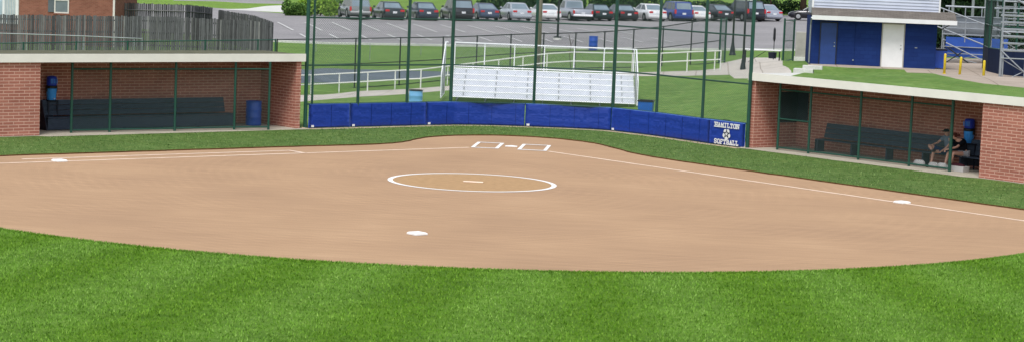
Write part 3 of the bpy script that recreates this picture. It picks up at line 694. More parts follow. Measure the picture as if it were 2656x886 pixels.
# padding
PADSEG = [(0, 1, 'blue wall pad farthest left, beside the left dugout'), (1, 2, 'long blue wall pad second from the left, in front of the light blue barrel'), (2, 5, 'long creased blue wall pad before the left half of the bleachers'), (5, 8, 'long blue wall pad before the right half of the bleachers'), (8, 11, 'long blue wall pad in front of the square blue bin'), (11, 12, 'blue wall pad with white team lettering and star emblem')]
def lerp2(a, b, t): return (a[0]+(b[0]-a[0])*t, a[1]+(b[1]-a[1])*t)
for i0, i1, lab in PADSEG:
    P = [list(p) for p in PADS[i0:i1+1]]
    P[0] = lerp2(PADS[i0], PADS[i0+1], .012); P[-1] = lerp2(PADS[i1], PADS[i1-1], .012)
    if i1 == 12: P[-1] = list(PADS[12])
    D_ = densify(P, .12, False); F = offset(D_, 0.0); B = offset(D_, -.10); m = MB(); rows = [.05, .12, .3, .5, .7, .86, .94]
    vv = []; ff = []; nF = len(D_)
    for j, z in enumerate(rows):
        for k, (x, y) in enumerate(F):
            e = .012 if j in (0, len(rows)-1) or k in (0, nF-1) else 0
            bx, by = B[k]; nx, ny = x-bx, y-by; l = math.hypot(nx, ny); w = random.uniform(-.006, .006) - e
            vv.append((x+nx/l*w, y+ny/l*w, z+random.uniform(-.004,.004)))
    for j in range(len(rows)-1):
        for k in range(nF-1): a = j*nF+k; ff.append((a, a+1, a+nF+1, a+nF))
    o_ = len(vv); vv += [(x, y, .05) for x, y in B]+[(x, y, .955) for x, y in B]
    for k in range(nF-1): ff.append((o_+k+1, o_+k, o_+nF+k, o_+nF+k+1)); ff.append((o_+k, o_+k+1, k+1, k))
    for k0 in (0, nF-1):
        ring = [j*nF+k0 for j in range(len(rows))]+[o_+nF+k0, o_+k0]; ff.append(tuple(ring if k0 else reversed(ring)))
    pr = thing('wall_pad', lab, 'wall pad', (0,0,0), 0, 'blue pads along the backstop wall')
    pc = link('pad_cover', vv, ff, MT['pad'], pr, True)
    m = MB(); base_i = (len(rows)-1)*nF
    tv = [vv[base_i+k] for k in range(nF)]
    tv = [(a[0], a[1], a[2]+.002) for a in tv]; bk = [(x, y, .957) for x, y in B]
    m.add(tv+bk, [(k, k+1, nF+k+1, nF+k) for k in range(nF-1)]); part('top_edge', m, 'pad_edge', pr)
    sm_ = MB(); run = 0
    for k in range(1, nF-1):
        run += math.hypot(D_[k][0]-D_[k-1][0], D_[k][1]-D_[k-1][1])
        if run > .92:
            run = 0; bx_, by_ = B[k]; x_, y_ = F[k]; l_ = math.hypot(x_-bx_, y_-by_); nx_, ny_ = (x_-bx_)/l_, (y_-by_)/l_; tx_, ty_ = -ny_*.006, nx_*.006
            q_ = [(x_-tx_, y_-ty_), (x_+tx_, y_+ty_), (x_+tx_+nx_*.010, y_+ty_+ny_*.010), (x_-tx_+nx_*.010, y_-ty_+ny_*.010)]
            if i0 != 11: part('seam', MB().hexa([(a_, b_, .08) for a_, b_ in q_]+[(a_, b_, .93) for a_, b_ in q_]), 'pad_seam', pc)
    if i0 != 11:
        a = Vector(P[0]); b = Vector(P[1]); t_ = (b-a).normalized(); nn = Vector((t_.y, -t_.x)); c = a+t_*.12+nn*.02
        part('tag', MB().hexa([(c.x-t_.x*.06, c.y-t_.y*.06, .07), (c.x+t_.x*.06, c.y+t_.y*.06, .07), (c.x+t_.x*.06-nn.x*.01, c.y+t_.y*.06-nn.y*.01, .07), (c.x-t_.x*.06-nn.x*.01, c.y-t_.y*.06-nn.y*.01, .07), (c.x-t_.x*.06, c.y-t_.y*.06, .15), (c.x+t_.x*.06, c.y+t_.y*.06, .15), (c.x+t_.x*.06-nn.x*.01, c.y+t_.y*.06-nn.y*.01, .15), (c.x-t_.x*.06-nn.x*.01, c.y-t_.y*.06-nn.y*.01, .15)]), 'white', pr)
    else: LASTPAD = pr
# lettering on the last pad
pa, pb = Vector(PADS[11]), Vector(PADS[12]); tv_ = (pb-pa).normalized(); nv = Vector((tv_.y, -tv_.x)); rzp = math.atan2(tv_.y, tv_.x); mid = (pa+pb)/2
SERIF = {}
def letter_word(txt, width, zc, h, parent):
    # slab-serif capitals drawn as strokes in a 1 x 1.2 box
    S = {'H': [((0,0),(0,1)),((1,0),(1,1)),((0,.5),(1,.5))], 'A': [((0,0),(.5,1)),((.5,1),(1,0)),((.2,.38),(.8,.38))], 'M': [((0,0),(0,1)),((0,1),(.5,.35)),((.5,.35),(1,1)),((1,1),(1,0))],
         'I': [((.5,0),(.5,1))], 'L': [((.15,0),(.15,1)),((.15,0),(1,0)),((1,0),(1,.25))], 'T': [((.5,0),(.5,1)),((0,1),(1,1)),((0,1),(0,.78)),((1,1),(1,.78))],
         'O': [((.25,0),(.75,0)),((.75,0),(1,.25)),((1,.25),(1,.75)),((1,.75),(.75,1)),((.75,1),(.25,1)),((.25,1),(0,.75)),((0,.75),(0,.25)),((0,.25),(.25,0))], 'N': [((0,0),(0,1)),((0,1),(1,0)),((1,0),(1,1))],
         'S': [((1,.8),(.8,1)),((.8,1),(.2,1)),((.2,1),(0,.78)),((0,.78),(.15,.56)),((.15,.56),(.85,.44)),((.85,.44),(1,.22)),((1,.22),(.8,0)),((.8,0),(.2,0)),((.2,0),(0,.2))], 'F': [((.1,0),(.1,1)),((.1,1),(1,1)),((.1,.52),(.7,.52)),((1,1),(1,.8))],
         'B': [((.1,0),(.1,1)),((.1,1),(.75,1)),((.75,1),(.95,.76)),((.95,.76),(.75,.52)),((.75,.52),(.1,.52)),((.75,.52),(1,.27)),((1,.27),(.75,0)),((.75,0),(.1,0))]}
    feet = {'H': [(0,0),(1,0),(0,1),(1,1)], 'A': [(0,0),(1,0)], 'M': [(0,0),(1,0)], 'I': [(.5,0),(.5,1)], 'T': [(.5,0)], 'N': [(0,0),(0,1),(1,1)], 'F': [(.1,0)], 'L': [(.15,1)]}
    n = len(txt); cw = width/n; lw = cw*.66; st = cw*.25
    for i, ch in enumerate(txt):
        m = MB(); x0 = -width/2+cw*i+(cw-lw)/2
        P = lambda q: Vector((x0+q[0]*lw, zc+(q[1]-.5)*h))
        seg = [(P(a), P(b)) for a, b in S[ch]]+[(P(q)+Vector((-st*.95, 0)), P(q)+Vector((st*.95, 0))) for q in feet.get(ch, [])]
        for k, (a, b) in enumerate(seg):
            d = (b-a).normalized()*st*.38; nn = Vector((-d.y, d.x)).normalized()*st/2; y = -.018-k*.0004
            m.add([(q.x, y, q.y) for q in (a-d-nn, b+d-nn, b+d+nn, a-d+nn)], [(0,1,2,3)])
        part('letter', m, 'white', parent)
sg = bpy.data.objects.new('emblem_print', None)
lettering_root = LASTPAD
def place_on_pad(o): o.rotation_euler = (0,0,rzp); o.location = (mid.x+nv.x*.012+tv_.x*.06, mid.y+nv.y*.012+tv_.y*.06, 0)
before = set(LASTPAD.children)
letter_word('HAMILTON', 1.30, .80, .15, LASTPAD); letter_word('SOFTBALL', 1.30, .17, .15, LASTPAD)
def star(r, R, cz, y, rot=0): return [(math.sin(math.pi*k/5+rot)*(R if k % 2 == 0 else r), y, cz+math.cos(math.pi*k/5+rot)*(R if k % 2 == 0 else r)) for k in range(10)]
NP = 40; zc = .475
pent = [(math.sin(2*math.pi*k/NP)*(.19-.02*math.cos(5*2*math.pi*k/NP)), -.019, zc-.01+math.cos(2*math.pi*k/NP)*(.205-.02*math.cos(5*2*math.pi*k/NP))) for k in range(NP)]
m = MB(); m.add(pent, [tuple(range(NP))]); em = part('emblem', m, 'white', LASTPAD)
m = MB(); m.add(star(.08, .21, zc, -.0215), [tuple(range(10))]); part('dark_star', m, 'navy', em)
m = MB(); m.add(star(.034, .095, zc, -.024), [tuple(range(10))]); part('inner_star', m, 'white', em)
for o in LASTPAD.children:
    if o not in before and o.name.split('.')[0] in ('letter', 'emblem'): place_on_pad(o)
bpy.data.objects.remove(sg)
# two dark chair backs just behind the last pad
for k, (px, lab) in enumerate(((1866, 'dark folding chair behind the lettered pad, nearer home plate'), (1898, 'dark folding chair behind the lettered pad, nearer the right dugout'))):
    g = at_d(px, 316, 84.9 - k*.9); t = thing('folding_chair', lab, 'chair', (g.x, g.y, .06), rzp+math.pi, 'folding chairs behind the lettered pad')
    zt = g.z+.02
    part('backrest', MB().hexa([(-.23,.20,zt-.32),(.23,.20,zt-.32),(.23,.23,zt-.32),(-.23,.23,zt-.32),(-.19,.27,zt),(.19,.27,zt),(.19,.30,zt),(-.19,.30,zt)]), 'navy', t)
    part('seat', MB().bbox(-.22,.22,-.2,.2,.42,.46), 'navy', t)
    for sx in (-.21, .21):
        part('leg', MB().tube((sx,-.2,0),(sx,.25,zt-.05),.012), 'galv', t); part('leg', MB().tube((sx,.22,0),(sx,-.18,.43),.012), 'galv', t)

# ------------------------------------------------------------------ white bleachers
gl = at_d(1168, 260, 95.1); gr = at_d(1646, 281, 95.1); bx = Vector((gr.x-gl.x, gr.y-gl.y)); BL = bx.length; brz = math.atan2(bx.y, bx.x); bz = min(gl.z, gr.z)
wb = thing('bleachers', 'small white aluminium bleachers with wire back rail behind the backstop', 'bleachers', (gl.x, gl.y, bz), brz)
NR = 5
for k in range(NR):
    y = .62*k; z = .44+.215*k
    sp = part('seat_plank', MB().bbox(0, BL, y+.18, y+.42, z-.04, z, .008), 'alu', wb)
    part('foot_plank', MB().bbox(0, BL, y-.10, y+.16, z-.27, z-.235, .008), 'alu', wb)
    part('riser_board', MB().box(0, BL, y+.186, y+.198, z-.235, z-.044), 'alu_shade', wb)
for k in range(7):
    x = .25+(BL-.5)*k/6; m = MB(); m.tube((x, 0, 0.03), (x, 3.0, .03), .025); m.tube((x, 3.0, .03), (x, 3.0, 1.25), .025); m.tube((x, .05, .15), (x, 3.0, 1.2), .025)
    for q in range(NR): m.box(x-.02, x+.02, .62*q+.22, .62*q+.27, .05+.215*q, .40+.215*q)
    part('support_frame', m, 'alu_grey', wb)
gt = 2.42; m = MB(); m.tube((0, 2.98, gt), (BL, 2.98, gt), .028); m.tube((0, 2.98, 1.36), (BL, 2.98, 1.36), .028)
for k in range(7): x = BL*k/6; m.tube((x, 2.98, 0), (x, 2.98, gt), .024)
part('back_rail', m, 'alu', wb); chain_link([(0, 2.98, 0), (BL, 2.98, 0)], 1.30, gt, .06, .0030, 'galv_wire', wb)
for q in range(NR):
    for k in range(6):
        x = .55+(BL-1.1)*k/5; y = .62*q; z = .44+.215*q; part('bracket', MB().box(x-.02, x+.02, y+.160, y+.184, z-.19, z-.07), 'galv', wb)
for x, sx in ((-.42, -1), (BL+.10, 1)):
    m = MB(); Q = [(x, -.1, .12), (x, -.1, 1.15), (x, 2.98, gt), (x, 2.98, .12)]
    m.path(Q+[Q[0]], .028); m.tube((x, 1.4, .12), (x, 1.4, 1.72), .022); m.tube((x-sx*.12, 2.98, gt), (x, 2.98, gt), .026)
    part('side_rail', m, 'alu', wb)
    mm = MB(); st = .11; s_ = .0
    for sg_ in (1, -1):
        for c in np.arange(-3, 6, st*(.5 if sx < 0 else 1)):
            # clip y in [-.1, 2.98], z between .12 and top(y)
            pts_ = []
            for y in np.linspace(-.1, 2.98, 40):
                z = (y-c) if sg_ == 1 else (c-y); tz = 1.15+(y+.1)/3.08*(gt-1.15)
                if .12 <= z <= tz: pts_.append((x, float(y), float(z)))
            if len(pts_) > 1: mm.tube(pts_[0], pts_[-1], .0026, n=3, cap=False)
    part('side_mesh', mm, 'galv_wire', wb)

# ------------------------------------------------------------------ walkway railing
def railing(label, posts, r=.03):
    t = thing('handrail', label, 'railing', (0,0,0), 0, 'white pipe handrails along the walkway'); tops = []
    for (bx_, by_, ty_, D_) in posts:
        g = at(bx_, by_) if D_ is None else at_d(bx_, by_, D_); zt = g.z+.90; tops.append(Vector((g.x, g.y, zt))); part('post', MB().tube((g.x, g.y, g.z-.35), (g.x, g.y, zt), r, n=8), 'rail_white', t)
    for k, dz in (('top_rail', 0), ('lower_rail', -.44)):
        part(k, MB().path([(p.x, p.y, p.z+dz) for p in tops], r, 8), 'rail_white', t)
    return t
railing('long white two-bar handrail left of the bleachers, by the asphalt path', [(733,249,0,None),(806,245,0,None),(879,240.6,0,None),(952.8,236.7,0,None),(1024,232.2,0,None),(1090.6,229,0,None),(1160,220,0,None),(1225,212,0,106),(1292,203.5,0,106.3),(1355,195,0,106.8),(1417.6,187.5,0,107.2),(1487,183,0,108)])
railing('white two-bar handrail right of the bleachers, ending at the green gate', [(1487,183,0,108.05),(1565,185,0,108.5),(1639,186,0,109),(1712,185.5,0,109.5),(1781.5,182,0,110),(1853,179,0,111),(1868,178,0,111.2)])

# ------------------------------------------------------------------ chain link fences behind
def post_fence(name, label, plist, r, mat, wire, mid=None, meshed=True, rail_r=.025, group=None, rail='top_rail', pitch=.12):
    t = thing(name, label, 'fence', (0,0,0), 0, group); tops = []; path = []
    for (px, py, D_, pt) in plist:
        g = at_d(px, py, D_); zt = top_z(px+(py-pt)*.04, pt, g); zb = min(T(g.x, g.y), g.z); tops.append(Vector((g.x, g.y, zt))); path.append((g.x, g.y, zb))
        part('post', MB().tube((g.x, g.y, zb-.1), (g.x, g.y, zt+.04), r, n=8), mat, t)
    part(rail, MB().path(tops, rail_r), mat, t)
    if mid: part('middle_rail', MB().path([a*(1-mid)+Vector(b)*mid for a, b in zip(tops, path)], rail_r*.9), mat, t)
    part('bottom_rail', MB().path([Vector(b)+Vector((0,0,.06)) for b in path], rail_r*.8), mat, t)
    if meshed:
        S = MB(); st = pitch*1.414
        for (a, ta), (b, tb) in zip(zip(path, tops), zip(path[1:], tops[1:])):
            L = math.hypot(b[0]-a[0], b[1]-a[1]); H = min(ta.z-a[2], tb.z-b[2]); 
            for sg_ in (1, -1):
                c = -H if sg_ == 1 else 0.0
                while c < (L if sg_ == 1 else L+H):
                    s0, s1 = (max(0, c), min(L, c+H)) if sg_ == 1 else (max(0, c-H), min(L, c))
                    if s1-s0 > 1e-3:
                        z0, z1 = (s0-c, s1-c) if sg_ == 1 else (c-s0, c-s1)
                        f = lambda s, z: (a[0]+(b[0]-a[0])*s/L, a[1]+(b[1]-a[1])*s/L, a[2]+(b[2]-a[2])*s/L+z/H*((ta.z-a[2])*(1-s/L)+(tb.z-b[2])*s/L))
                        S.tube(f(s0, z0), f(s1, z1), .0026, n=3, cap=False)
                    c += st
        part('chain_link', S, wire, t)
    return t
post_fence('chain_link_fence', 'tall dark green wire fence running behind the walkway railing', [(715,243,106.6,103.5),(795,238,106.8,102),(919,231.5,107,100.5),(1035,223,108,98.5),(1146,212,109,97),(1234,200,110.3,94),(1322,190,111.5,90),(1407,184,112.5,87.5),(1490,180,113,86),(1565,178,113.5,83),(1640,178,114,77),(1716,178,115,69.5),(1790,172,116,58),(1864,164,117,46)], .035, 'black_metal', 'green_wire', .5)
post_fence('chain_link_fence', 'low green wire fence just behind the left dugout roof', [(-60,160,100,114),(60,160,100,112),(197,160,100.5,110),(330,160,101,108.5),(531,160,103.5,106),(668,160,105.5,104.5),(713,160,106.4,103.8)], .04, 'green_metal', 'green_wire')
post_fence('chain_link_fence', 'sagging grey wire fence against the weathered wooden fence on the left', [(-40,150,109,86),(69,150,109,89),(215,150,108,94),(347,150,107,100),(368,150,106.5,101)], .024, 'galv', 'galv_wire', meshed=False)
# gates
def gate(label, x0, x1, yb0, yb1, yt0, yt1, D0, D1, midy):
    t = thing('fence_gate', label, 'gate', (0,0,0), 0, 'green framed wire gates')
    a = at_d(x0, yb0, D0); b = at_d(x1, yb1, D1); za = top_z(x0+(yb0-yt0)*.04, yt0, a); zb = top_z(x1+(yb1-yt1)*.04, yt1, b)
    for g, z in ((a, za), (b, zb)): part('gate_post', MB().tube((g.x, g.y, T(g.x, g.y)-.1), (g.x, g.y, z), .05), 'green_metal', t)
    m = MB(); c = a.lerp(b, .06); d = a.lerp(b, .94); g0 = .12
    m.path([(c.x, c.y, a.z+g0), (c.x, c.y, za-.1), (d.x, d.y, zb-.1), (d.x, d.y, b.z+g0), (c.x, c.y, a.z+g0)], .028); m.tube((c.x, c.y, (a.z+za)/2), (d.x, d.y, (b.z+zb)/2), .024)
    part('gate_frame', m, 'green_metal', t)
    chain_link([(c.x, c.y, a.z), (d.x, d.y, b.z)], .12, min(za-a.z, zb-b.z)-.1, .09, .0028, parent=t); return t
gate('narrow green gate left of the two near lamp posts', 1865, 1879, 166, 163, 47, 45, 117, 119, 0)
gate('green framed gate at the corner of the blue building', 2030, 2056, 166, 160, 48, 50, 116, 118.5, 0)

# ------------------------------------------------------------------ lamp posts, poles
def lamp_post(label, g, s=1.0):
    t = thing('lamp_post', label, 'lamp post', tuple(g), 0, 'black lamp posts')
    part('base', MB().lathe([(.21,-.1),(.21,.06),(.17,.10),(.16,.22),(.115,.55),(.085,.62),(.10,.68),(.075,.75),(.07,.92),(.085,.98),(.06,1.0)], n=16), 'black_metal', t, True)
    part('pole', MB().lathe([(.06,1.0),(.045,4.1)], n=12), 'black_metal', t, True)
    part('lantern', MB().lathe([(.05,4.1),(.12,4.2),(.19,4.7),(.22,4.74),(.1,4.95),(.03,5.08)], n=12), 'black_metal', t); return t
lamp_post('nearer black lamp post with flared base, beside the right dugout roof', at_d(1926, 194.5, 111)); lamp_post('farther black lamp post with flared base, on grass by the gate', at_d(1899.5, 143.5, 130))
g = at_d(1446, 103, 152); t = thing('lamp_post', 'thin black square-based lamp post at the edge of the parking lot', 'lamp post', tuple(g), 0, 'black lamp posts')
part('footing', MB().lathe([(.3,-.3),(.3,.12)], n=16), 'curb', t); part('base_plate', MB().bbox(-.26,.26,-.2,.2,.12,.22), 'black_metal', t); part('pole', MB().tube((0,0,.2),(0,0,6.5),.08,.06), 'black_metal', t); part('lantern', MB().bbox(-.3,.3,-.2,.2,6.5,6.7), 'black_metal', t)
g = at_d(1393, 180, 109.5); t = thing('utility_pole', 'thick weathered wooden utility pole rising behind the bleachers', 'utility pole', tuple(g), 0)
part('pole', MB().tube((0,0,-.3),(0,0,9),.165,.13,n=14), 'pole_wood', t, True); part('crossarm', MB().box(-1.2,1.2,-.06,.06,8.2,8.35), 'pole_wood', t)
# tiny sapling beside the bleachers' rail
g = at_d(1481, 180, 110.5)
m = MB(); m.path([(0,0,-.1),(-.1,0,.7),(-.05,0,1.2),(-.18,0,1.75)], .018, 6); m.tube((-.05,0,1.2),(.1,.05,1.55),.01); m.tube((-.1,0,.8),(-.3,0,1.2),.01); t = thing('sapling', 'bare thin sapling behind the white handrail', 'sapling', tuple(g)); part('trunk', m, 'bark', t)
# low grey rail stakes in the grass
for i, (x, y0, y1, d) in enumerate(((819.5,134,113,128),(959,157,114,122),(1091.5,143,116,127))):
    g = at(x, y0); zt = top_z(x, y1, g); t = thing('marker_stake', ['thin grey hooked stake on the grass, leftmost of three','tallest thin grey stake on the grass, middle of three','thin grey hooked stake nearest the bleachers'][i], 'stake', tuple(g), 0, 'thin grey stakes on the grass before the lot')
    part('stake', MB().tube((0,0,-.1),(0,0,zt-g.z),.018), 'galv', t); part('hook', MB().tube((0,0,zt-g.z),(-.3,0,zt-g.z+.02),.012), 'galv', t)
# white table with dark tub and closed umbrella
g = at_d(1985, 168, 114); t = thing('picnic_table', 'white topped table by the plaza gate', 'table', (g.x, g.y, g.z), -.09)
part('table_top', MB().bbox(-1.15,.80,-.35,.35,.72,.78), 'white', t)
for x in (-1.05,.70): part('leg', MB().tube((x,-.25,0),(x,-.25,.72),.02), 'black_metal', t); part('leg', MB().tube((x,.25,0),(x,.25,.72),.02), 'black_metal', t)
part('brace', MB().tube((-.9,-.2,.1),(0,-.2,.7),.015), 'black_metal', t)
gt_ = at_d(2003, 152, 117); o = part('tub', MB().lathe([(.2,0),(.23,.3),(.25,.32),(.22,.33)], n=16), 'navy'); o.location = (gt_.x, gt_.y, gt_.z); tag(o, 'round dark navy tub under the white table', 'tub')
gu = at_d(2006, 150, 118.5); t = thing('patio_umbrella', 'closed dark umbrella standing behind the white table', 'umbrella', tuple(gu)); zt = top_z(2010, 72, gu)-gu.z
part('pole', MB().tube((0,0,-.1),(0,0,zt-.1),.022), 'black_metal', t); part('canopy', MB().lathe([(.03,zt-.75),(.07,zt-.6),(.06,zt-.1),(.02,zt)], n=8), 'black', t)
g = at_d(2077, 150, 122); zt = top_z(2077, 83, g)-g.z; t = thing('utility_box', 'tall grey utility box left of the blue building', 'utility box', tuple(g), -.1)
part('cabinet', MB().bbox(-.32,.3,-.2,.2,0,zt,.03), 'tan', t); part('plinth', MB().box(-.36,.34,-.24,.24,-.2,.05), 'curb', t)
# concrete bit of steps at the blue building's corner
s1 = at_d(2078, 184, 102.5)
m = MB(); m.box(-.45,.45,-.2,.8,-.6,.10); m.box(-.05,.85,.1,.8,.10,.26); o = part('concrete_steps', m, 'curb'); o.location = (s1.x+.1, s1.y, s1.z-.02); o.rotation_euler = (0,0,-.1); tag(o, 'low pale concrete steps before the blue building corner', 'steps')

# ------------------------------------------------------------------ blue building
bl = at_d(2101, 168, 108.3); br = at_d(2424, 181.5, 108.9); bv = Vector((br.x-bl.x, (br.y-bl.y)*.3)); WL = bv.length; bz0 = min(bl.z, br.z)
bb_ = thing('press_building', 'two-storey building, navy block below and pale lap siding above', 'building', (bl.x, bl.y, bl.z), math.atan2(bv.y, bv.x))
LH = 2.32; DPT = 5.0
dx0 = (2282-2101)/323*WL; dx1 = (2342-2101)/323*WL     # white door incl. frame
ox0 = (2122-2101)/323*WL; ox1 = (2168-2101)/323*WL; ox2 = (2214-2101)/323*WL; ox3 = (2281-2101)/323*WL
m = MB(); m.box(0, WL, .0, DPT, -.3, LH); wl_ = part('lower_wall', m, 'blue_wall', bb_)
part('upper_wall', MB().box(.05, WL+.05, .32, DPT, LH+.16, 5.6), 'siding', bb_)
m = MB(); zz = LH+.45
while zz < 5.5:
    m.hexa([(.05,.262,zz),(WL+.05,.262,zz),(WL+.05,.318,zz),(.05,.318,zz),(.05,.308,zz+.148),(WL+.05,.308,zz+.148),(WL+.05,.318,zz+.148),(.05,.318,zz+.148)])
    m.hexa([(.005,.35,zz),(.048,.35,zz),(.048,DPT,zz),(.005,DPT,zz),(.038,.35,zz+.148),(.048,.35,zz+.148),(.048,DPT,zz+.148),(.038,DPT,zz+.148)]); zz += .15
part('lap_boards', m, 'siding', bb_)
part('corner_trim', MB().box(-.04, .05, .24, .34, LH+.2, 5.6), 'white', bb_); part('corner_trim', MB().box(WL+.05, WL+.13, .24, .34, LH+.2, 5.6), 'white', bb_)
part('pent_roof', MB().hexa([(-.05,-.72,LH+.03),(WL+.85,-.72,LH+.03),(WL+.85,.32,LH+.16),(-.05,.32,LH+.16),(-.05,-.72,LH+.09),(WL+.85,-.72,LH+.09),(WL+.85,.32,LH+.50),(-.05,.32,LH+.50)]), 'shingle', bb_)
part('roof_fascia', MB().box(-.06, WL+.86, -.745, -.722, LH-.09, LH+.12), 'white', bb_)
part('soffit', MB().box(-.04, WL+.84, -.72, -.005, LH-.05, LH+.02), 'white', bb_)
part('roof', MB().loft([[(-.4,-.2,5.6),(WL+.4,-.2,5.6),(WL+.4,DPT+.3,5.6),(-.4,DPT+.3,5.6)],[(-.4,2.4,6.5),(WL+.4,2.4,6.5),(WL+.4,2.6,6.5),(-.4,2.6,6.5)]]), 'shingle', bb_)
def door(x0, x1, label, matn, h=2.16, frame=None, knob=.85, nm='door'):
    d = part(nm, MB().bbox(x0+.05, x1-.05, -.035, -.003, .04, h, .01), matn, bb_)
    if label: d['label'] = label
    kx = x0+(x1-x0)*knob
    if frame:
        f = MB(); f.box(x0, x0+.05, -.045, -.002, .0, h+.05); f.box(x1-.05, x1, -.045, -.002, 0, h+.05); f.box(x0+.05, x1-.05, -.045, -.002, h, h+.05); part('door_frame', f, frame, d)
    part('knob', MB().lathe([(.03,0),(.035,.03)], (0,0,0), 10).xform(Matrix.Translation((kx,-.036,.95)) @ Matrix.Rotation(math.pi/2, 4, 'X')), 'galv', d)
    part('deadbolt', MB().lathe([(.025,0),(.028,.02)], (0,0,0), 10).xform(Matrix.Translation((kx,-.036,1.12)) @ Matrix.Rotation(math.pi/2, 4, 'X')), 'galv', d); return d
door(dx0, dx1, 'white door', 'white', 2.14, 'tan')
door(ox0, ox1, 'navy door slightly ajar', 'blue_door', 2.08, 'navy'); 
part('shutter_panel', MB().bbox(ox1+.03, ox2-.01, -.02, -.003, .06, 2.10, .008), 'blue_wall', bb_); part('shutter_panel', MB().bbox(ox2+.01, ox3-.02, -.02, -.003, .06, 2.10, .008), 'blue_wall', bb_)
part('latch', MB().box(ox2-.08, ox2-.02, -.05, -.022, .28, .34), 'galv', bb_); part('vent', MB().box(WL*.83, WL*.83+.12, -.02, -.003, 1.02, 1.06), 'galv', bb_)
part('step_slab', MB().box(0, WL+.3, -.5, -.003, -.4, .04), 'slab', bb_)
m = MB(); m.path([(-.07,-.62,LH+.0),(-.07,-.1,LH-.35),(-.07,-.05,.1)], .035); part('downspout', m, 'galv', bb_)
part('bracket', MB().path([(WL+.03,.1,LH-.45),(WL+.55,-.3,LH-.1)], .025), 'black_metal', bb_)
g = at_d(2438, 175, 109.5); t = thing('waste_bin', 'blue bin against the right end of the blue building', 'bin', (g.x, g.y, g.z-.03), -.1)
part('bin_body', MB().loft([[(-.27,-.27,0),(.27,-.27,0),(.27,.27,0),(-.27,.27,0)],[(-.30,-.30,.85),(.30,-.30,.85),(.30,.30,.85),(-.30,.30,.85)]]), 'barrel_blue', t); part('lid', MB().bbox(-.32,.32,-.32,.32,.85,.93,.02), 'navy', t)

# bollards
for i, (x, y, D_, lab) in enumerate(((2449,193,106,'yellow bollard nearest the blue building'), (2488,203,103,'leaning yellow bollard, middle of the three'), (2550,213.5,101,'yellow bollard nearest the scaffold bleachers'))):
    g = at_d(x, y, D_); t = thing('bollard', lab, 'bollard', tuple(g), 0, 'yellow bollards on the plaza'); t.rotation_euler = (0, .04 if i == 1 else 0, 0)
    part('bollard_post', MB().lathe([(.06,-.1),(.06,.93),(.05,.97),(.02,.985)], n=14), 'yellow', t, True); part('bollard_foot', MB().lathe([(.11,-.1),(.10,.03),(.06,.04)], n=12), 'yellow', t)

# ------------------------------------------------------------------ right-hand stands
def stand_rows(name, label, loc, rz, L, rows, rise, run, z0, mats, legs=True, cat='bleachers', group='metal grandstand sections on the right'):
    t = thing(name, label, cat, loc, rz, group)
    for k in range(rows):
        z = z0+rise*k; y = run*k
        part('seat_plank', MB().bbox(0, L, y+.2, y+.46, z-.045, z, .008), mats[0], t)
        part('foot_plank', MB().bbox(0, L, y-.12, y+.16, z-.40, z-.36, .008), mats[1], t)
    if legs:
        for x in np.linspace(.1, L-.1, max(2, int(L/1.8)+1)):
            m = MB(); top = z0+rise*(rows-1); y1 = run*(rows-1)+.3
            m.tube((x, 0, 0), (x, 0, z0-.4), .03); m.tube((x, y1, 0), (x, y1, top), .03); m.tube((x, 0, z0-.42), (x, y1, top-.4), .03); m.tube((x, 0, .05), (x, y1, .05), .025); m.tube((x, y1*.5, .05), (x, y1*.5, z0+rise*(rows-1)*.5-.4), .025)
            m.tube((x, 0, .1), (x, y1*.5, z0+rise*(rows-1)*.5-.5), .02); m.tube((x, y1*.5, .1), (x, y1, top-.5), .02)
            part('frame', m, 'alu_grey', t)
        m = MB(); m.tube((.1,0,.1),(1.9,0,z0-.45),.022); m.tube((1.9,0,.1),(.1,0,z0-.45),.022); part('cross_brace', m, 'alu_grey', t)
    return t
# far bleachers beyond the blue building, side rails towards us
g = at_d(2440, 165, 121); ft = stand_rows('grandstand', 'grandstand with blue lower skirt and pale seats right of the building', (g.x, g.y, g.z), -.10, 3.55, 6, .32, .62, .95, ('alu_grey', 'alu_grey'))
m = MB(); part('blue_skirt', MB().box(0.2, 3.5, .35, .40, .35, 1.45), 'bleacher_blue', ft)
part('upper_skirt', MB().box(0.1, 3.5, 3.5, 3.55, 1.45, 2.55), 'alu_grey', ft)
m = MB()
for (a, b) in (((-.3, -.2, 3.05), (3.6,-.2, 1.75)), ((-.3,-.25,2.0),(2.7,-.25,.95)), ((0.2,-.3,1.15),(2.5,-.3,.15))): m.tube(a, b, .035)
for x, z0_, z1_ in ((0,.0,2.95),(1.2,1.2,2.5),(2.6,.4,2.1),(.1,.2,1.2)): m.tube((x,-.22,z0_), (x,-.22,z1_), .03)
part('stair_rail', m, 'alu_grey', ft)
m = MB(); m.tube((0.1,3.7,3.05),(3.6,3.7,3.05),.05); m.tube((0.1,3.7,2.35),(3.6,3.7,2.35),.04)
for x in (.3, 1.2, 2.1, 3.0): m.tube((x,3.7,1.4),(x,3.7,3.05),.03)
part('guard_rail', m, 'alu_grey', ft)
m = MB(); m.box(1.0,1.5,-.5,-.1,.0,.04); m.tube((.3,-.3,.9),(1.6,-.3,.0),.04); m.tube((.3,-.3,.1),(1.2,-.3,.75),.03); part('stair_brace', m, 'black_metal', ft)
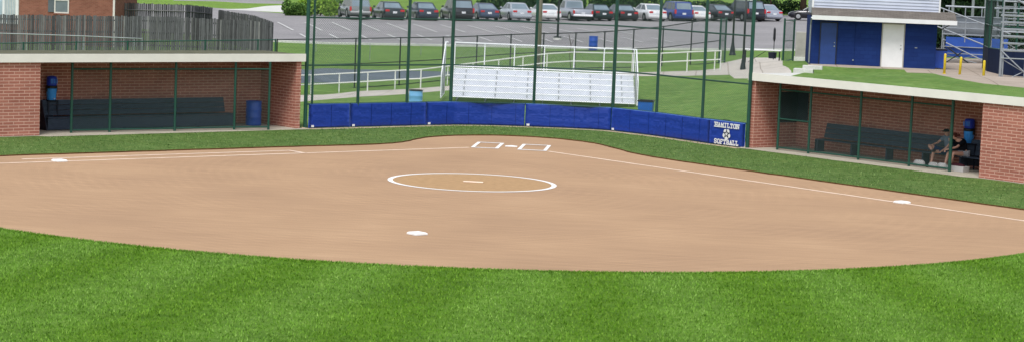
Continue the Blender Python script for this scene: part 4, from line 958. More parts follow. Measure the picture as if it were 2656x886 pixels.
# navy curved press-box skirt with green screen column
nv_ = thing('windscreen_fence', 'curved fence wrapped in dark navy windscreen behind the scaffold seats', 'fence', (0,0,0))
PP = [at_d(2549,172,112), at_d(2560,175,109.5), at_d(2590,182,107.5), at_d(2630,189,106.5), at_d(2700,200,106)]; m = MB()
PP2 = densify([(p.x, p.y) for p in PP], .4, False)
B_ = offset(PP2, -.04); k = len(PP2)
zb = [2.0 for _ in PP2]
m.add([(x, y, 1.95) for x, y in PP2]+[(x, y, 3.28) for x, y in PP2]+[(x, y, 1.95) for x, y in B_]+[(x, y, 3.28) for x, y in B_], [(i, i+1, k+i+1, k+i) for i in range(k-1)]+[(2*k+i+1, 2*k+i, 3*k+i, 3*k+i+1) for i in range(k-1)]+[(k+i, k+i+1, 3*k+i+1, 3*k+i) for i in range(k-1)])
part('navy_screen', m, 'screen_navy', nv_)
for i, p in enumerate(PP): part('post', MB().tube((p.x+.05, p.y+.1, 1.9), (p.x+.05, p.y+.1, 8.0), .05), 'green_metal', nv_)
m = MB(); q0 = at_d(2547,172,112.4); q1 = at_d(2562,175,110.5)
m.hexa([(q0.x,q0.y,2.0),(q1.x,q1.y,2.0),(q1.x+.05,q1.y+.2,2.0),(q0.x+.05,q0.y+.2,2.0),(q0.x,q0.y,8),(q1.x+.25,q1.y,8),(q1.x+.3,q1.y+.2,8),(q0.x+.05,q0.y+.2,8)]); part('green_screen', m, 'screen_green', nv_)
for z in (3.3, 4.4, 5.6): part('rail', MB().path([(p.x+.05, p.y+.05, z) for p in PP], .03), 'green_metal', nv_)
PPm = [(p.x+.05, p.y+.12, 0) for p in PP]; chain_link(PPm, 3.3, 8.0, .12, .004, parent=nv_)
# nearer scaffold stand cut by the frame edge
g = at_d(2592, 219, 100); ss = stand_rows('grandstand', 'tall bare scaffold grandstand cut off by the right edge', (g.x, g.y, g.z), -.10, 5.5, 7, .30, .66, 1.55, ('alu_grey', 'galv'))
m = MB()
for x in (0, 1.05, 2.2, 3.4, 4.6): m.tube((x, -.05, 0), (x, -.05, 4.6), .032)
m.tube((0,-.05,2.35),(5.4,-.05,2.35),.028); m.tube((0,-.05,3.7),(5.4,-.05,3.7),.028); m.tube((0,-.08,1.5),(1.6,-.08,.1),.03); m.tube((1.6,-.08,1.1),(.9,-.08,.1),.02); m.tube((-.2,-.08,4.2),(2.4,-.08,2.8),.04)
part('front_scaffold', m, 'alu_grey', ss)
g = at_d(2600, 150, 123); s3 = stand_rows('grandstand', 'far grandstand rows seen behind the navy windscreen', (g.x-.4, g.y, g.z), -.10, 6.5, 9, .32, .66, 1.5, ('alu_grey', 'galv'))
m = MB()
for x in (-2.4, -1.3, -.6, 1.0): m.tube((x, 2.5, 1.8), (x, 2.5, 5.5), .08)
m.tube((-2.6,2.4,4.3),(-.2,2.4,3.3),.05)
part('tall_columns', m, 'galv', s3)

# ------------------------------------------------------------------ left: wooden fences and house
def plank_fence(label, pxs, H=1.83, board=.105, gap=.014, face=1, group='weathered grey wooden fences', step=None, zoff=0.0):
    t = thing('wooden_fence', label, 'fence', (0,0,0), 0, group); m = MB(); rails = MB()
    P = [at_d(*q) for q in pxs]
    for a, b in zip(P, P[1:]):
        d = Vector((b.x-a.x, b.y-a.y)); L = d.length; d.normalize(); nn = Vector((d.y, -d.x)); k = int(L/(board+gap))
        for i in range(k):
            s0 = i*(board+gap); f0 = s0/L; z = a.z+(b.z-a.z)*f0+zoff; h = H+random.uniform(-.035, .03); off = random.uniform(0, .02)+(.02 if random.random() < .12 else 0); bw = board*random.uniform(.82, 1.0)
            x = a.x+d.x*s0+nn.x*off; y = a.y+d.y*s0+nn.y*off; x2 = x+d.x*bw; y2 = y+d.y*bw; tx, ty = nn.x*.018, nn.y*.018; lean = random.uniform(-.012, .012)
            m.hexa([(x,y,z-.1),(x2,y2,z-.1),(x2-tx,y2-ty,z-.1),(x-tx,y-ty,z-.1),(x+d.x*lean,y+d.y*lean,z+h),(x2+d.x*lean,y2+d.y*lean,z+h),(x2-tx+d.x*lean,y2-ty+d.y*lean,z+h),(x-tx+d.x*lean,y-ty+d.y*lean,z+h)])
        for zz in (.35, 1.0, 1.6):
            q = face*.05; rails.tube((a.x-nn.x*q, a.y-nn.y*q, a.z+zz+zoff), (b.x-nn.x*q, b.y-nn.y*q, b.z+zz+zoff), .035, n=4)
    part('boards', m, 'wood_grey', t); part('rails', rails, 'wood_grey', t)
    for p in P: part('post', MB().box(p.x-.05, p.x+.05, p.y+.04, p.y+.14, p.z-.1+zoff, p.z+H-.02+zoff), 'wood_grey', t)
    return t
plank_fence('long weathered wooden fence directly behind the left dugout', [(-60,128.5,117.4),(200,133,115),(450,137,113),(700,152,110.5)])
plank_fence('weathered fence running back from the corner by the parking lot', [(703,152,110.6),(655,125,124),(600,112,131),(566,104,136)], face=-1)
plank_fence('weathered fence with exposed rails between the house and the gap', [(290,96,129.5),(480,101,130),(546,104,136)], face=-1, H=2.0)
# brick house
ha = at_d(-140, 118, 128); hb = at_d(291, 130, 126); hv = Vector((hb.x-ha.x, hb.y-ha.y)); HL = hv.length
hs_ = thing('brick_house', 'single-storey red brick house behind the wooden fence at far left', 'house', (ha.x, ha.y, .9), math.atan2(hv.y, hv.x))
part('wall', MB().box(0, HL, 0, 8, -.5, 3.6), 'house_brick', hs_)
part('roof', MB().loft([[(-.5,-.5,3.6),(HL+.5,-.5,3.6),(HL+.5,8.5,3.6),(-.5,8.5,3.6)],[(1.5,3.9,5.8),(HL-1.5,3.9,5.8),(HL-1.5,4.1,5.8),(1.5,4.1,5.8)]]), 'shingle', hs_)
ppm = FPX/126.0
def hx(px): return (px+140)/431*HL
zrow = lambda py, px: (top_z(px, py, (ha.x+hv.x*(px+140)/431, ha.y+hv.y*(px+140)/431))-.9)
wz0 = zrow(35, 158); wz1 = wz0+1.45
fr = MB(); x0, x1 = hx(139), hx(177)
for a in ((x0, x0+.07, wz0, wz1), (x1-.07, x1, wz0, wz1), (x0+.07, x1-.07, wz0, wz0+.07), (x0+.07, x1-.07, wz1-.07, wz1), (x0+.07, x1-.07, (wz0+wz1)/2-.02, (wz0+wz1)/2+.03)): fr.box(a[0], a[1], -.05, -.002, a[2], a[3])
wn_ = part('window', fr, 'trim', hs_); part('pane', MB().box(x0+.07, x1-.07, -.02, -.003, wz0+.07, wz1-.07), 'pane_grey', wn_)
m = MB(); m.box(hx(123), x0-.01, -.04, -.002, wz0+.05, wz1-.02); part('shutter', m, 'shutter', hs_)
part('sill', MB().box(x0-.06, x1+.06, -.09, -.052, wz0-.08, wz0-.002), 'house_brick', wn_)
dz0 = zrow(44, 25)-.4
fr = MB(); x0, x1 = hx(-60), hx(46)
for a in ((x0, x0+.14, dz0, 3.3), (x1-.14, x1, dz0, 3.3), (x0+.14, x1-.14, 3.16, 3.3), (x0+.14, x1-.14, dz0, dz0+.1), (hx(5), hx(11), dz0+.1, 3.16)): fr.box(a[0], a[1], -.06, -.002, a[2], a[3])
wn_ = part('patio_door', fr, 'white', hs_); part('pane', MB().box(x0+.14, x1-.14, -.02, -.003, dz0+.1, 3.16), 'curtain', wn_)
m = MB()
for q in range(9): xx = hx(14)+q*.09; m.tube((xx, -.026, dz0+.12), (xx, -.026, 3.1), .018, n=5)
part('curtain', m, 'trim', wn_)
part('corner_trim', MB().box(HL-.01, HL+.10, -.03, .06, -.5, 3.6), 'trim', hs_)

# ------------------------------------------------------------------ cars
PAINTS = {}
def paint(name, rgb, metal=.25):
    if name in PAINTS: return PAINTS[name]
    m = Mat('paint_'+name, .28, .5, metal); m.b.inputs['Coat Weight'].default_value = .6; m.b.inputs['Coat Roughness'].default_value = .08
    v = m.uv('Object'); m.col(m.ramp(m.noise(v, 1.5, 3), [(.3, tuple(x*.92 for x in lin(rgb))), (.7, tuple(min(1, x*1.06) for x in lin(rgb)))])); PAINTS[name] = m.m; return m.m
def car(label, px, py, D, az, kind, pname, rgb, L, Wd, H, cat='car', bumper=None, light=True, plate=True, taillow=.72):
    g = at_d(px, py, D); z0 = g.z
    d = Vector((math.sin(az), math.cos(az))); c = Vector((g.x, g.y))+d*(L/2)     # px, py = ground point under the middle of the rear bumper
    t = thing({'pickup': 'pickup_truck', 'suv': 'parked_suv'}.get(kind, 'parked_car'), label, cat, (c.x, c.y, z0), -az, 'cars parked in a row across the lot')
    P = paint(pname, rgb); w = Wd/2; l = L/2
    # lower body: stations (y, half width, bottom z, belt z)
    if kind in ('sedan', 'coupe'):
        bt = H*.64; st = [(-l,w*.84,.34,bt*.72),(-l+.06,w*.92,.24,bt*.98),(-l+.25,w*.98,.20,bt*1.03),(-l+.9,w,.18,bt*1.04),(-.3,w,.18,bt*.98),(.8,w,.18,bt*.95),(l*.55,w,.18,bt*.92),(l-.5,w*.97,.20,bt*.82),(l-.12,w*.88,.24,bt*.70),(l,w*.78,.34,bt*.52)]
        cabs = ((-l+.62, -l*.42, l*.10, l*.44) if kind == 'sedan' else (-l+.35, -l*.34, l*.02, l*.38))
    elif kind == 'suv':
        bt = H*.60; st = [(-l,w*.90,.42,bt*.95),(-l+.06,w*.95,.32,bt*1.0),(-l+.3,w,.28,bt*1.0),(0,w,.26,bt*.98),(l*.5,w,.26,bt*.96),(l-.4,w*.96,.28,bt*.90),(l-.05,w*.9,.32,bt*.80),(l,w*.84,.42,bt*.6)]
        cabs = (-l+.04, -l+.34, l*.12, l*.44)
    else:
        bt = H*.60; st = [(-l,w*.94,.50,bt*.98),(-l+.05,w*.97,.42,bt),(0,w,.34,bt*1.0),(l*.5,w,.34,bt*.96),(l-.4,w*.96,.36,bt*.90),(l-.05,w*.9,.40,bt*.80),(l,w*.84,.5,bt*.6)]
        cabs = (-.12, .02, l*.30, l*.56)
    rings = []
    for y, hw, zb, zt in st:
        rings.append([(-hw*.94, y, zb), (-hw, y, zb+(zt-zb)*.25), (-hw*1.0, y, zb+(zt-zb)*.62), (-hw*.95, y, zb+(zt-zb)*.93), (-hw*.86, y, zt), (hw*.86, y, zt), (hw*.95, y, zb+(zt-zb)*.93), (hw, y, zb+(zt-zb)*.62), (hw, y, zb+(zt-zb)*.25), (hw*.94, y, zb)])
    body = part('body', MB().loft(rings), P, t, True)
    yb0, yr0, yr1, yb1 = cabs; zb = bt*.96; wb_, wr = w*.92, w*(.74 if kind in ('sedan', 'coupe') else .82)
    # cabin shell
    part('cabin', MB().loft([[(-wb_,yb0,zb),(wb_,yb0,zb),(wb_,yb1,zb),(-wb_,yb1,zb)],[(-wr,yr0,H-.06),(wr,yr0,H-.06),(wr,yr1,H-.06),(-wr,yr1,H-.06)],[(-wr*.88,yr0+.12,H),(wr*.88,yr0+.12,H),(wr*.88,yr1-.15,H),(-wr*.88,yr1-.15,H)]]), P, t)
    def panel(nm, q, inset, out):
        q = [Vector(a) for a in q]; cen = sum(q, Vector())/4; n = (q[1]-q[0]).cross(q[3]-q[0]).normalized()
        q = [cen+(a-cen)*inset+n*out for a in q]; b = [a-n*.02 for a in q]; part(nm, MB().hexa(b+q), 'glass_light' if nm == 'rear_window' else 'glass', t)
    zt = H-.07; zl = zb+.05
    def edge(yb, yr, wB, wR, z): f = (z-zb)/(H-.06-zb); return yb+(yr-yb)*f, wB+(wR-wB)*f
    y0, w0 = edge(yb0, yr0, wb_, wr, zl); y1, w1 = edge(yb0, yr0, wb_, wr, zt)
    panel('rear_window', [(-w0,y0,zl),(w0,y0,zl),(w1,y1,zt),(-w1,y1,zt)], .86, .012)
    fy0, _ = edge(yb1, yr1, wb_, wr, zl); fy1, _ = edge(yb1, yr1, wb_, wr, zt)
    panel('windscreen', [(w0,fy0,zl),(-w0,fy0,zl),(-w1,fy1,zt),(w1,fy1,zt)], .88, .012)
    for s_ in (-1, 1):
        ym = (y0+fy0)/2; ymt = (y1+fy1)/2
        segs = ((y0+.15, ym-.04, y1+.08, ymt-.04), (ym+.04, fy0-.12, ymt+.04, fy1-.08)) if kind != 'pickup' else ((y0+.08, fy0-.12, y1+.06, fy1-.06),)
        if kind == 'suv': a_, b_ = y0+(fy0-y0)*.30, y0+(fy0-y0)*.64; segs = ((y0+.12, a_-.04, y1+.10, a_-.02), (a_+.04, b_-.04, a_+.05, b_-.04), (b_+.04, fy0-.12, b_+.04, fy1-.08))
        for (a0, b0, a1_, b1_) in segs:
            q = [(s_*w0, a0, zl), (s_*w0, b0, zl), (s_*w1, b1_, zt), (s_*w1, a1_, zt)]
            if s_ < 0: q = [q[1], q[0], q[3], q[2]]
            panel('side_window', q, .95, .010)
    yr = -l
    if light:
        for s_ in (-1, 1):
            if kind == 'suv': part('tail_light', MB().bbox(s_*w*.90-.07, s_*w*.90+.07, yr-.012, yr+.14, bt*.66, bt*1.02, .01), 'tail_red', t)
            elif kind == 'pickup': part('tail_light', MB().bbox(s_*w*.88-.08, s_*w*.88+.08, yr-.012, yr+.12, bt*.62, bt*.9, .01), 'tail_red', t)
            else: part('tail_light', MB().bbox(s_*w*.68-.17, s_*w*.68+.17, yr-.012, yr+.22, bt*.74, bt*.92, .02), 'tail_red', t)
    if plate: part('number_plate', MB().box(-.16,.16, yr-.025, yr-.003, bt*.60, bt*.60+.16), 'plate', t)
    part('rear_bumper', MB().bbox(-w*.93, w*.93, yr-.06, yr+.25, .30+(.12 if kind != 'sedan' and kind != 'coupe' else 0), .30+.22+(.08 if kind not in ('sedan','coupe') else 0), .05), bumper or P, t)
    part('underbody', MB().box(-w*.86, w*.86, -l+.25, l-.25, .16, .34), 'black', t)
    if kind == 'pickup': part('cargo_bed', MB().box(-w*.84, w*.84, -l+.10, -.25, bt+.002, bt+.006), 'black', t)
    if kind == 'suv' or kind == 'pickup': wr_ = .37
    else: wr_ = .32
    for s_ in (-1, 1):
        part('wing_mirror', MB().bbox(s_*(w+.10)-.09, s_*(w+.10)+.09, fy0-.32, fy0-.22, zl-.02, zl+.12, .03), P, t)
        for yy in (-l+.95, l-.9):
            X = s_*(w-.10); wt = part('wheel', MB().lathe([(wr_*.62,-.11),(wr_*.97,-.11),(wr_,-.07),(wr_,.07),(wr_*.97,.11),(wr_*.62,.11)], n=20).xform(Matrix.Translation((X, yy, wr_)) @ Matrix.Rotation(math.pi/2, 4, 'Y')), 'tyre', t)
            m = MB().lathe([(.05,.115*s_),(wr_*.60,.112*s_),(wr_*.62,.06*s_)], n=20); 
            part('rim', m.xform(Matrix.Translation((X, yy, wr_)) @ Matrix.Rotation(math.pi/2, 4, 'Y')), 'rim', wt)
            # dark arch
            part('wheel_arch', MB().lathe([(wr_*1.16,-.03),(wr_*1.16,.03)], n=20).xform(Matrix.Translation((s_*(w-.022), yy, wr_+.02)) @ Matrix.Rotation(math.pi/2, 4, 'Y')), 'black', t)
    return t
A = math.radians
car('silver and grey hatchback, leftmost parked car beside the green shrub', 935, 49.5, 170, A(-23), 'suv', 'grey2', (120,124,124), 4.4, 1.76, 1.52, bumper=paint('silver3', (178,180,180)))
car('very dark sedan with wide red tail lights, second car from left', 1024, 53.5, 172, A(-22), 'sedan', 'darkgrey', (36,44,50), 4.6, 1.78, 1.42)
car('dark blue sedan with pale boot edge, third car from left', 1112, 54.5, 174, A(-22), 'sedan', 'darkblue', (38,48,66), 4.6, 1.78, 1.42)
car('dark boxy four-wheel drive, fourth vehicle from left', 1202, 56, 176, A(-22), 'suv', 'charcoal', (48,46,52), 4.4, 1.82, 1.72, 'suv')
car('slate blue coupe between the boxy off-roader and the silver sedan', 1270, 53.5, 180, A(-21), 'coupe', 'slate', (66,76,100), 4.7, 1.8, 1.36)
car('silver sedan left of the wooden utility pole', 1354, 55, 180, A(-21), 'sedan', 'silver', (176,182,190), 4.7, 1.78, 1.44)
car('white sedan partly behind the wooden utility pole', 1431, 54.5, 183, A(-21), 'coupe', 'white', (232,232,232), 4.7, 1.8, 1.36)
car('silver pickup truck with open bed', 1512, 56.5, 186, A(-22), 'pickup', 'silver2', (168,172,182), 5.2, 1.86, 1.72, 'pickup', bumper=MT['alu'])
car('dark green sedan just right of the pickup', 1567, 55.5, 188, A(-21), 'sedan', 'darkgreen', (22,42,44), 4.6, 1.76, 1.4)
car('black sedan just left of the white sedan with rounded roof', 1632, 57, 190, A(-22), 'sedan', 'black', (24,26,34), 4.8, 1.84, 1.42)
car('white sedan with rounded roof left of the blue vehicle', 1706, 56, 191, A(-24), 'sedan', 'white2', (234,234,234), 4.8, 1.86, 1.46)
car('bright blue sport utility vehicle', 1774, 57.5, 193, A(-24), 'suv', 'blue', (34,62,140), 4.4, 1.82, 1.74, 'suv')
car('small white coupe right of the blue vehicle', 1822, 55.5, 194, A(-25), 'coupe', 'white3', (236,236,234), 4.3, 1.74, 1.32)
car('black hatchback sedan behind the green gate', 1884, 55.5, 195, A(-27), 'coupe', 'black2', (30,34,42), 4.6, 1.8, 1.42)
car('large black sport utility vehicle behind the lamp posts', 1962, 57, 196, A(-29), 'suv', 'navyblack', (30,36,48), 5.0, 1.9, 1.82, 'suv')
car('silver grey sedan rightmost of the angled row', 2009, 55.5, 198, A(-27), 'sedan', 'silver4', (160,164,178), 4.6, 1.8, 1.44)
gcar = at_d(2096, 53.5, 203)
c17 = car('black low sedan seen side-on at the left edge of the blue building', 2180, 56, 203, A(-90), 'sedan', 'black3', (20,20,30), 4.8, 1.82, 1.42, plate=False)

# ------------------------------------------------------------------ trees and shrubs
def leaves(n, blobs, size):
    out = []; b = np.array(blobs); vol = b[:, 3]*b[:, 4]*b[:, 5]; ch = RNG.choice(len(b), n, p=vol/vol.sum())
    d = RNG.normal(size=(n, 3)); d /= np.linalg.norm(d, axis=1)[:, None]; rr = RNG.uniform(.55, 1.05, n)**.6
    P = b[ch, :3]+d*rr[:, None]*b[ch, 3:6]
    a = RNG.normal(size=(n, 3)); a /= np.linalg.norm(a, axis=1)[:, None]; c = np.cross(a, RNG.normal(size=(n, 3))); c /= np.linalg.norm(c, axis=1)[:, None]; s = size*RNG.uniform(.6, 1.3, n)[:, None]
    return np.stack([P-a*s, P-c*s*.6, P+a*s, P+c*s*.6], 1)
def leaf_mesh(name, V, mat, parent):
    n = len(V); me = bpy.data.meshes.new(name); me.vertices.add(n*4); me.vertices.foreach_set('co', V.ravel()); me.loops.add(n*4); me.loops.foreach_set('vertex_index', np.arange(n*4)); me.polygons.add(n); me.polygons.foreach_set('loop_start', np.arange(n)*4); me.polygons.foreach_set('loop_total', np.full(n, 4)); me.update(calc_edges=True)
    me.materials.append(MT[mat]); o = bpy.data.objects.new(name, me); COL.objects.link(o); o.parent = parent; return o
def shrub(label, px, py, D, w, h, dpt, mat, n=1800, size=.13, group=None, k=7):
    g = at_d(px, py, D); g.z = T(g.x, g.y); t = thing('shrub', label, 'shrub', tuple(g), random.uniform(0, 6), group)
    t.rotation_euler = (0,0,0)
    bl_ = [(random.uniform(-.5,.5)*w*.9, random.uniform(-.5,.5)*dpt*.8, h*random.uniform(.25,.6), w*random.uniform(.2,.34), dpt*random.uniform(.22,.35), h*random.uniform(.3,.48)) for _ in range(k)]
    leaf_mesh('foliage', leaves(n, bl_, size), mat, t)
    m = MB()
    for q in range(4): a_ = random.uniform(0, 6); m.tube((0,0,-.1), (math.cos(a_)*w*.25, math.sin(a_)*dpt*.25, h*.6), .03, .01, 5)
    part('stem', m, 'bark', t); return t
def tree(label, px, py, D, h, cr, mat, tr=.2, n=5000, low=.35, group='trees beyond the parking lot'):
    g = at_d(px, py, D); g.z = T(g.x, g.y); t = thing('tree', label, 'tree', tuple(g), 0, group); m = MB()
    m.tube((0,0,-.2),(.05,0,h*.35),tr,tr*.8,10); m.tube((.05,0,h*.35),(.0,.1,h*.7),tr*.8,tr*.4,8)
    bl_ = []
    for q in range(9):
        a_ = q*2.4+random.uniform(-.3,.3); r_ = cr*random.uniform(.25,.75); zc_ = h*random.uniform(low+.15,.88); e = (math.cos(a_)*r_, math.sin(a_)*r_, zc_)
        m.tube((0,0,h*random.uniform(.25,.45)), e, tr*.35, tr*.1, 6); bl_.append((*e, cr*random.uniform(.3,.48), cr*random.uniform(.3,.48), h*random.uniform(.10,.17)))
    part('trunk', m, 'bark', t, True); leaf_mesh('crown', leaves(n, bl_, .22), mat, t); return t
shrub('rounded bright green shrub at the lot corner left of the cars', 764, 34, 178, 1.75, 1.25, 1.7, 'leaf_mid', 2600, .10)
shrub('leafy green shrub bed filling the space behind the backstop\'s left pole', 828, 36, 179, 3.1, 1.5, 1.8, 'leaf_lime', 3400, .11)
shrub('pale green shrub right behind the hatchback', 872, 33, 183, 1.6, 1.4, 1.5, 'leaf_mid', 1600, .11)
for i, (x, y, D_, w, h, lab) in enumerate(((985, 22, 190, 3.6, .75, 'low lime hedge mound behind the second parked car'), (1075, 24, 192, 3.4, .7, 'low lime hedge mound behind the third parked car'), (1150, 26, 195, 2.2, .6, 'small lime hedge mound behind the boxy off-roader'))):
    shrub(lab, x, y, D_, w, h, 1.4, 'leaf_lime', 1500, .09, 'low lime hedge mounds beyond the cars')
for i, (x, y, D_, w, h, lab) in enumerate(((1310, 24, 203, 4.2, 2.1, 'dark green bushes behind the silver sedan'), (1375, 22, 205, 4.0, 2.2, 'dark bush left of the wooden pole'), (1455, 24, 206, 4.6, 2.4, 'dark bushes behind the pickup cab'), (1565, 24, 208, 5.0, 2.6, 'large dark bush behind the dark green sedan'), (1660, 22, 212, 4.6, 2.4, 'dark bush behind the rounded white sedan'), (1800, 6, 222, 4.6, 1.3, 'dark bush far behind the small white coupe'), (1900, 6, 224, 4.4, 1.2, 'dark bush far behind the large black vehicle'), (2005, 8, 226, 5.2, 1.6, 'wide dark bush far behind the rightmost silver car'))):
    shrub(lab, x, y, D_, w, h, 2.2, 'leaf_dark', 2600, .13, 'dark bushes beyond the parking lot', 9)
tree('tree with two-stemmed dark trunk beside the leftmost car', 902, 22, 186, 8, 3.2, 'leaf_mid', .16, 4500, .4); tree('tree with dark trunk directly above the leftmost car roof', 920, 20, 189, 8, 3.0, 'leaf_mid', .16, 4000, .4)
tree('dark leafy tree behind the pickup truck', 1500, 22, 212, 9, 3.8, 'leaf_dark', .22, 5000, .15); tree('dark leafy tree behind the black sedan', 1620, 22, 214, 9, 3.8, 'leaf_dark', .22, 5000, .15)
tree('slim tree standing on the lawn left of the blue building', 1998, 17, 215, 7, 2.6, 'leaf_dark', .09, 2500, .5)
tree('thick trunked tree at the left corner of the blue building', 2083, 12, 222, 10, 4.0, 'leaf_dark', .35, 4500, .4)
tree('dense dark tree seen right of the siding wall', 2462, 88, 150, 8.5, 3.2, 'leaf_dark', .25, 9000, .0); tree('dense dark tree behind the tall stand columns', 2540, 92, 156, 9, 3.6, 'leaf_dark', .25, 9000, .0); tree('dense dark tree behind the right scaffold', 2640, 95, 160, 9, 3.8, 'leaf_dark', .25, 9000, .0)
shrub('dark understory bush right of the siding wall', 2472, 88, 150, 3.6, 2.6, 2.0, 'leaf_dark', 4200, .12, 'understory bushes behind the stands', 10); shrub('dark understory bush behind the stands near the right edge', 2590, 96, 152, 5.6, 2.8, 2.0, 'leaf_dark', 5200, .12, 'understory bushes behind the stands', 12)
# white street cabinet far away
g = at_d(1955, 9, 228); o = part('roadside_box', MB().loft([[(-.4,-.3,-.1),(.4,-.3,-.1),(.4,.3,-.1),(-.4,.3,-.1)],[(-.4,-.3,.9),(.4,-.3,.9),(.4,.3,.9),(-.4,.3,.9)],[(-.2,-.1,1.1),(.2,-.1,1.1),(.2,.1,1.1),(-.2,.1,1.1)]]), 'white'); o.location = tuple(g); tag(o, 'small white roadside box on the far lawn', 'box')

# ------------------------------------------------------------------ people
def skin_mesh(name, verts, edges_, radii, mat, parent, sub=2, root=0):
    me = bpy.data.meshes.new(name); me.from_pydata(verts, edges_, []); me.update(); o = bpy.data.objects.new(name, me); COL.objects.link(o)
    sk = o.modifiers.new('s', 'SKIN'); sk.use_smooth_shade = True
    for i, r in enumerate(radii): d = me.skin_vertices[0].data[i]; d.radius = (r, r) if not isinstance(r, tuple) else r; d.use_root = (i == root)
    ss_ = o.modifiers.new('b', 'SUBSURF'); ss_.levels = sub; ss_.render_levels = sub
    dg = bpy.context.evaluated_depsgraph_get(); dg.update(); nm = bpy.data.meshes.new_from_object(o.evaluated_get(dg)); bpy.data.objects.remove(o)
    return link_me(name, nm, MT[mat], parent, True)
def ellipsoid(m, c, r, n=14, k=8, M_=None):
    rings = []
    for j in range(k+1):
        a_ = -math.pi/2+math.pi*j/k*.998+.003; rings.append([(c[0]+r[0]*math.cos(a_)*math.cos(2*math.pi*i/n), c[1]+r[1]*math.cos(a_)*math.sin(2*math.pi*i/n), c[2]+r[2]*math.sin(a_)) for i in range(n)])
    return m.loft(rings)
def hand(V, E, Rr, wrist, dirv, side, fs=.16):
    # palm + five bent fingers as chains from the wrist vertex index
    d = Vector(dirv).normalized(); s_ = Vector(side).normalized(); w = Vector(V[wrist]); pi = len(V); V.append(tuple(w+d*.07)); Rr.append(.030); E.append((wrist, pi)); nn = d.cross(s_)
    for k, ln in enumerate((.065, .075, .07, .055)):
        a_ = Vector(V[pi])+s_*(.026-.018*k); i0 = len(V); V += [tuple(a_+d*.02), tuple(a_+d*(.02+ln*.5)-nn*.008), tuple(a_+d*(.02+ln*.8)-nn*.025)]; Rr += [.0095, .009, .0075]; E += [(pi, i0), (i0, i0+1), (i0+1, i0+2)]
    i0 = len(V); V += [tuple(w+d*.035+s_*.035), tuple(w+d*.065+s_*.05)]; Rr += [.011, .009]; E += [(pi, i0), (i0, i0+1)]
def person_body(parent, J, mat='skin'):
    V = []; E = []; Rr = []
    def add(p, r, link_=None): V.append(tuple(p)); Rr.append(r); i = len(V)-1; (E.append((link_, i)) if link_ is not None else None); return i
    pel = add(J['pelvis'], (.15,.11)); wa = add(J['waist'], (.13,.10), pel); ch_ = add(J['chest'], (.155,.115), wa); nk = add(J['neck'], .055, ch_); hd = add(J['head0'], .075, nk); h1 = add(J['head'], .092, hd); add(J['crown'], .07, h1)
    for s_ in 'lr':
        sh = add(J['sh'+s_], .065, ch_); el = add(J['el'+s_], .042, sh); wr = add(J['wr'+s_], .028, el); hand(V, E, Rr, wr, Vector(J['wr'+s_])-Vector(J['el'+s_]), J.get('hs'+s_, (1,0,0)))
        hp = add(J['hip'+s_], .095, pel); kn = add(J['kn'+s_], .06, hp); cf = add(Vector(J['kn'+s_]).lerp(Vector(J['an'+s_]), .35), .055, kn); an = add(J['an'+s_], .036, cf); add(J['toe'+s_], .035, an)
    return skin_mesh('body', V, E, Rr, mat, parent, 2)
def face(parent, c, d, hairmat, hr, extra=None):
    d = Vector(d).normalized(); s_ = d.cross(Vector((0,0,1))).normalized(); c = Vector(c); m = MB()
    e = MB()
    for q in (-1, 1): ellipsoid(e, tuple(c+d*.088+s_*q*.032+Vector((0,0,.01))), (.012,.012,.009), 8, 5)
    part('eyes', e, 'black', parent); n_ = MB(); ellipsoid(n_, tuple(c+d*.102+Vector((0,0,-.015))), (.014,.014,.022), 8, 5); part('nose', n_, 'skin', parent)
    l = MB(); ellipsoid(l, tuple(c+d*.092+Vector((0,0,-.052))), (.022,.022,.006), 8, 4); part('mouth', l, 'maroon', parent)
    er = MB(); [ellipsoid(er, tuple(c+s_*q*.094), (.014,.018,.028), 8, 5) for q in (-1, 1)]; part('ears', er, 'skin', parent)
# local frame of each person: x along the bench (to the right of the photo), y towards the back wall; faces the field (-y)
seat = .47
p1 = thing('person', 'person in grey shirt and cap leaning on one arm, leg crossed, on the dugout bench', 'person', (*R2(7.98, 1.45), .055), rzz)
J = dict(pelvis=(.10,.22,.56), waist=(.10,.27,.72), chest=(.06,.30,.95), neck=(.03,.25,1.11), head0=(.02,.20,1.16), head=(.01,.16,1.24), crown=(.01,.17,1.31),
 shl=(-.13,.28,1.05), ell=(-.30,.12,.84), wrl=(-.32,-.12,.78), shr=(.25,.30,1.05), elr=(.30,.06,.82), wrr=(.14,-.14,.62),
 hipl=(-.06,.16,.55), knl=(-.42,-.22,.74), anl=(-.12,-.42,.62), toel=(-.02,-.52,.60), hipr=(.14,.16,.55), knr=(-.10,-.34,.56), anr=(-.14,-.40,.10), toer=(-.16,-.58,.05))
person_body(p1, J)
sh = MB()
V = [J['pelvis'], J['waist'], J['chest'], (.04,.27,1.07), J['shl'], (-.25,.18,.91), J['shr'], (.285,.14,.90)]
skin_mesh('shirt', [tuple(v) for v in V], [(0,1),(1,2),(2,3),(2,4),(4,5),(2,6),(6,7)], [(.17,.13),(.155,.125),(.175,.135),(.075,.075),(.085,.085),(.07,.07),(.085,.085),(.07,.07)], 'shirt_grey', p1, 2)
skin_mesh('shorts', [J['pelvis'], J['hipl'], tuple(Vector(J['hipl']).lerp(Vector(J['knl']), .75)), J['hipr'], tuple(Vector(J['hipr']).lerp(Vector(J['knr']), .75))], [(0,1),(1,2),(0,3),(3,4)], [(.16,.12),(.115,.115),(.095,.095),(.115,.115),(.095,.095)], 'shorts_blue', p1, 2)
face(p1, J['head'], (-.3,-1,-.1), 'cap', .1)
m = MB(); ellipsoid(m, (.01,.175,1.295), (.105,.115,.07)); cp = part('cap', m, 'cap', p1, True); m = MB(); m.bbox(-.08,.06,-.02,.10,1.28,1.295,.005); part('brim', m, 'cap', cp)
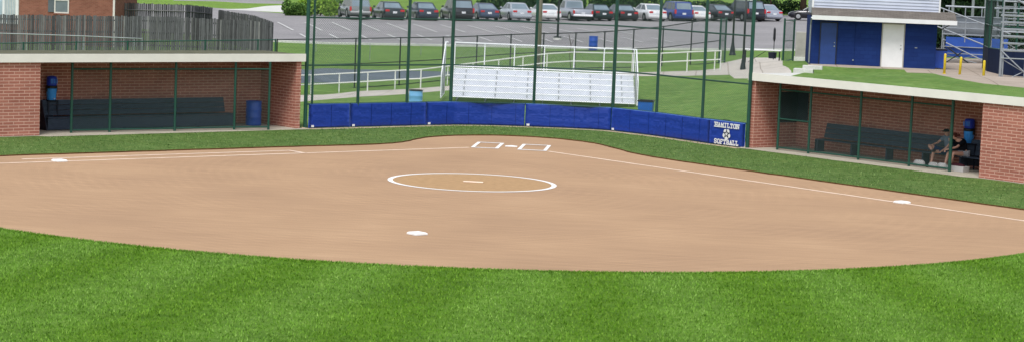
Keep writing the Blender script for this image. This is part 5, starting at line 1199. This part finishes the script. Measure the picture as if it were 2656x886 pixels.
for nm_, a_ in (('shoe', 'toel'), ('shoe', 'toer')):
    tpt = Vector(J[a_]); m = MB(); ellipsoid(m, tuple(tpt+Vector((0,.06,.0))), (.05,.15,.05)); part(nm_, m, 'shoe', p1, True)
p2 = thing('person', 'person with tied auburn hair, black shirt and pale shorts bending over the bench', 'person', (*R2(8.70, 1.38), .055), rzz)
J = dict(pelvis=(.12,.25,.57), waist=(.10,.20,.73), chest=(.02,.08,.93), neck=(-.04,-.02,1.06), head0=(-.08,-.06,1.10), head=(-.11,-.10,1.16), crown=(-.10,-.09,1.23),
 shl=(-.13,.06,1.02), ell=(-.28,-.16,.82), wrl=(-.24,-.32,.70), shr=(.18,.10,1.00), elr=(.12,-.18,.80), wrr=(-.08,-.34,.72),
 hipl=(.02,.18,.56), knl=(-.18,-.26,.58), anl=(-.22,-.36,.10), toel=(-.26,-.52,.05), hipr=(.22,.18,.56), knr=(.06,-.28,.58), anr=(-.02,-.34,.10), toer=(-.04,-.52,.05))
person_body(p2, J)
V = [J['pelvis'], J['waist'], J['chest'], (-.02,.03,1.02), J['shl'], (-.25,-.10,.87), J['shr'], (.13,-.12,.84)]
skin_mesh('shirt', [tuple(v) for v in V], [(0,1),(1,2),(2,3),(2,4),(4,5),(2,6),(6,7)], [(.17,.14),(.165,.14),(.185,.145),(.075,.075),(.095,.095),(.068,.068),(.095,.095),(.068,.068)], 'shirt_black', p2, 2)
skin_mesh('shorts', [J['pelvis'], J['hipl'], tuple(Vector(J['hipl']).lerp(Vector(J['knl']), .4)), J['hipr'], tuple(Vector(J['hipr']).lerp(Vector(J['knr']), .4))], [(0,1),(1,2),(0,3),(3,4)], [(.16,.125),(.11,.11),(.10,.10),(.11,.11),(.10,.10)], 'shorts_pale', p2, 2)
face(p2, J['head'], (-.8,-.7,-.4), 'hair', .1)
m = MB(); ellipsoid(m, (-.085,-.075,1.195), (.105,.105,.09)); ellipsoid(m, (.02,.02,1.20), (.05,.05,.05)); part('hair', m, 'hair', p2, True)
for a_ in ('toel', 'toer'): m = MB(); ellipsoid(m, tuple(Vector(J[a_])+Vector((0,.06,0))), (.045,.14,.045)); part('shoe', m, 'shoe', p2, True)
# things on the dugout floor
def floor_bag(name, label, u, v, w, h, mat, cat, rows=3):
    m = MB(); rings = []
    for z, s_ in ((0, .95), (h*.35, 1.0), (h*.75, .9), (h, .6)):
        rings.append([(math.cos(2*math.pi*i/12)*w/2*s_*(1+.12*math.sin(3*i+z*9)), math.sin(2*math.pi*i/12)*.15*s_*(1+.1*math.cos(2*i)), z) for i in range(12)])
    m.loft(rings); o = part(name, m, mat, None, True); o.location = (*R2(u, v), .058); o.rotation_euler = (0,0,rzz); return tag(o, label, cat)
floor_bag('folded_towel', 'white bundled towel on the dugout floor left of the crossed-leg sitter', 7.40, .95, .50, .22, 'towel', 'towel')
floor_bag('white_bag', 'small white bag on the dugout floor under the grey-shirted person', 8.0, 1.0, .42, .19, 'towel', 'bag')
floor_bag('white_bag', 'white bag on the dugout floor by the feet of the black-shirted person', 8.50, .85, .40, .22, 'towel', 'bag')
t = thing('open_box', 'low white box filled with maroon cloth under the black-shirted person', 'box', (*R2(9.10, .95), .058), rzz)
m = MB(); m.hexa([(-.36,-.16,0),(.36,-.16,0),(.36,.16,0),(-.36,.16,0),(-.38,-.18,.18),(.38,-.18,.18),(.38,.18,.18),(-.38,.18,.18)]); part('box_sides', m, 'towel', t); m = MB(); ellipsoid(m, (0,0,.18), (.32,.13,.09)); part('cloth', m, 'maroon', t, True)
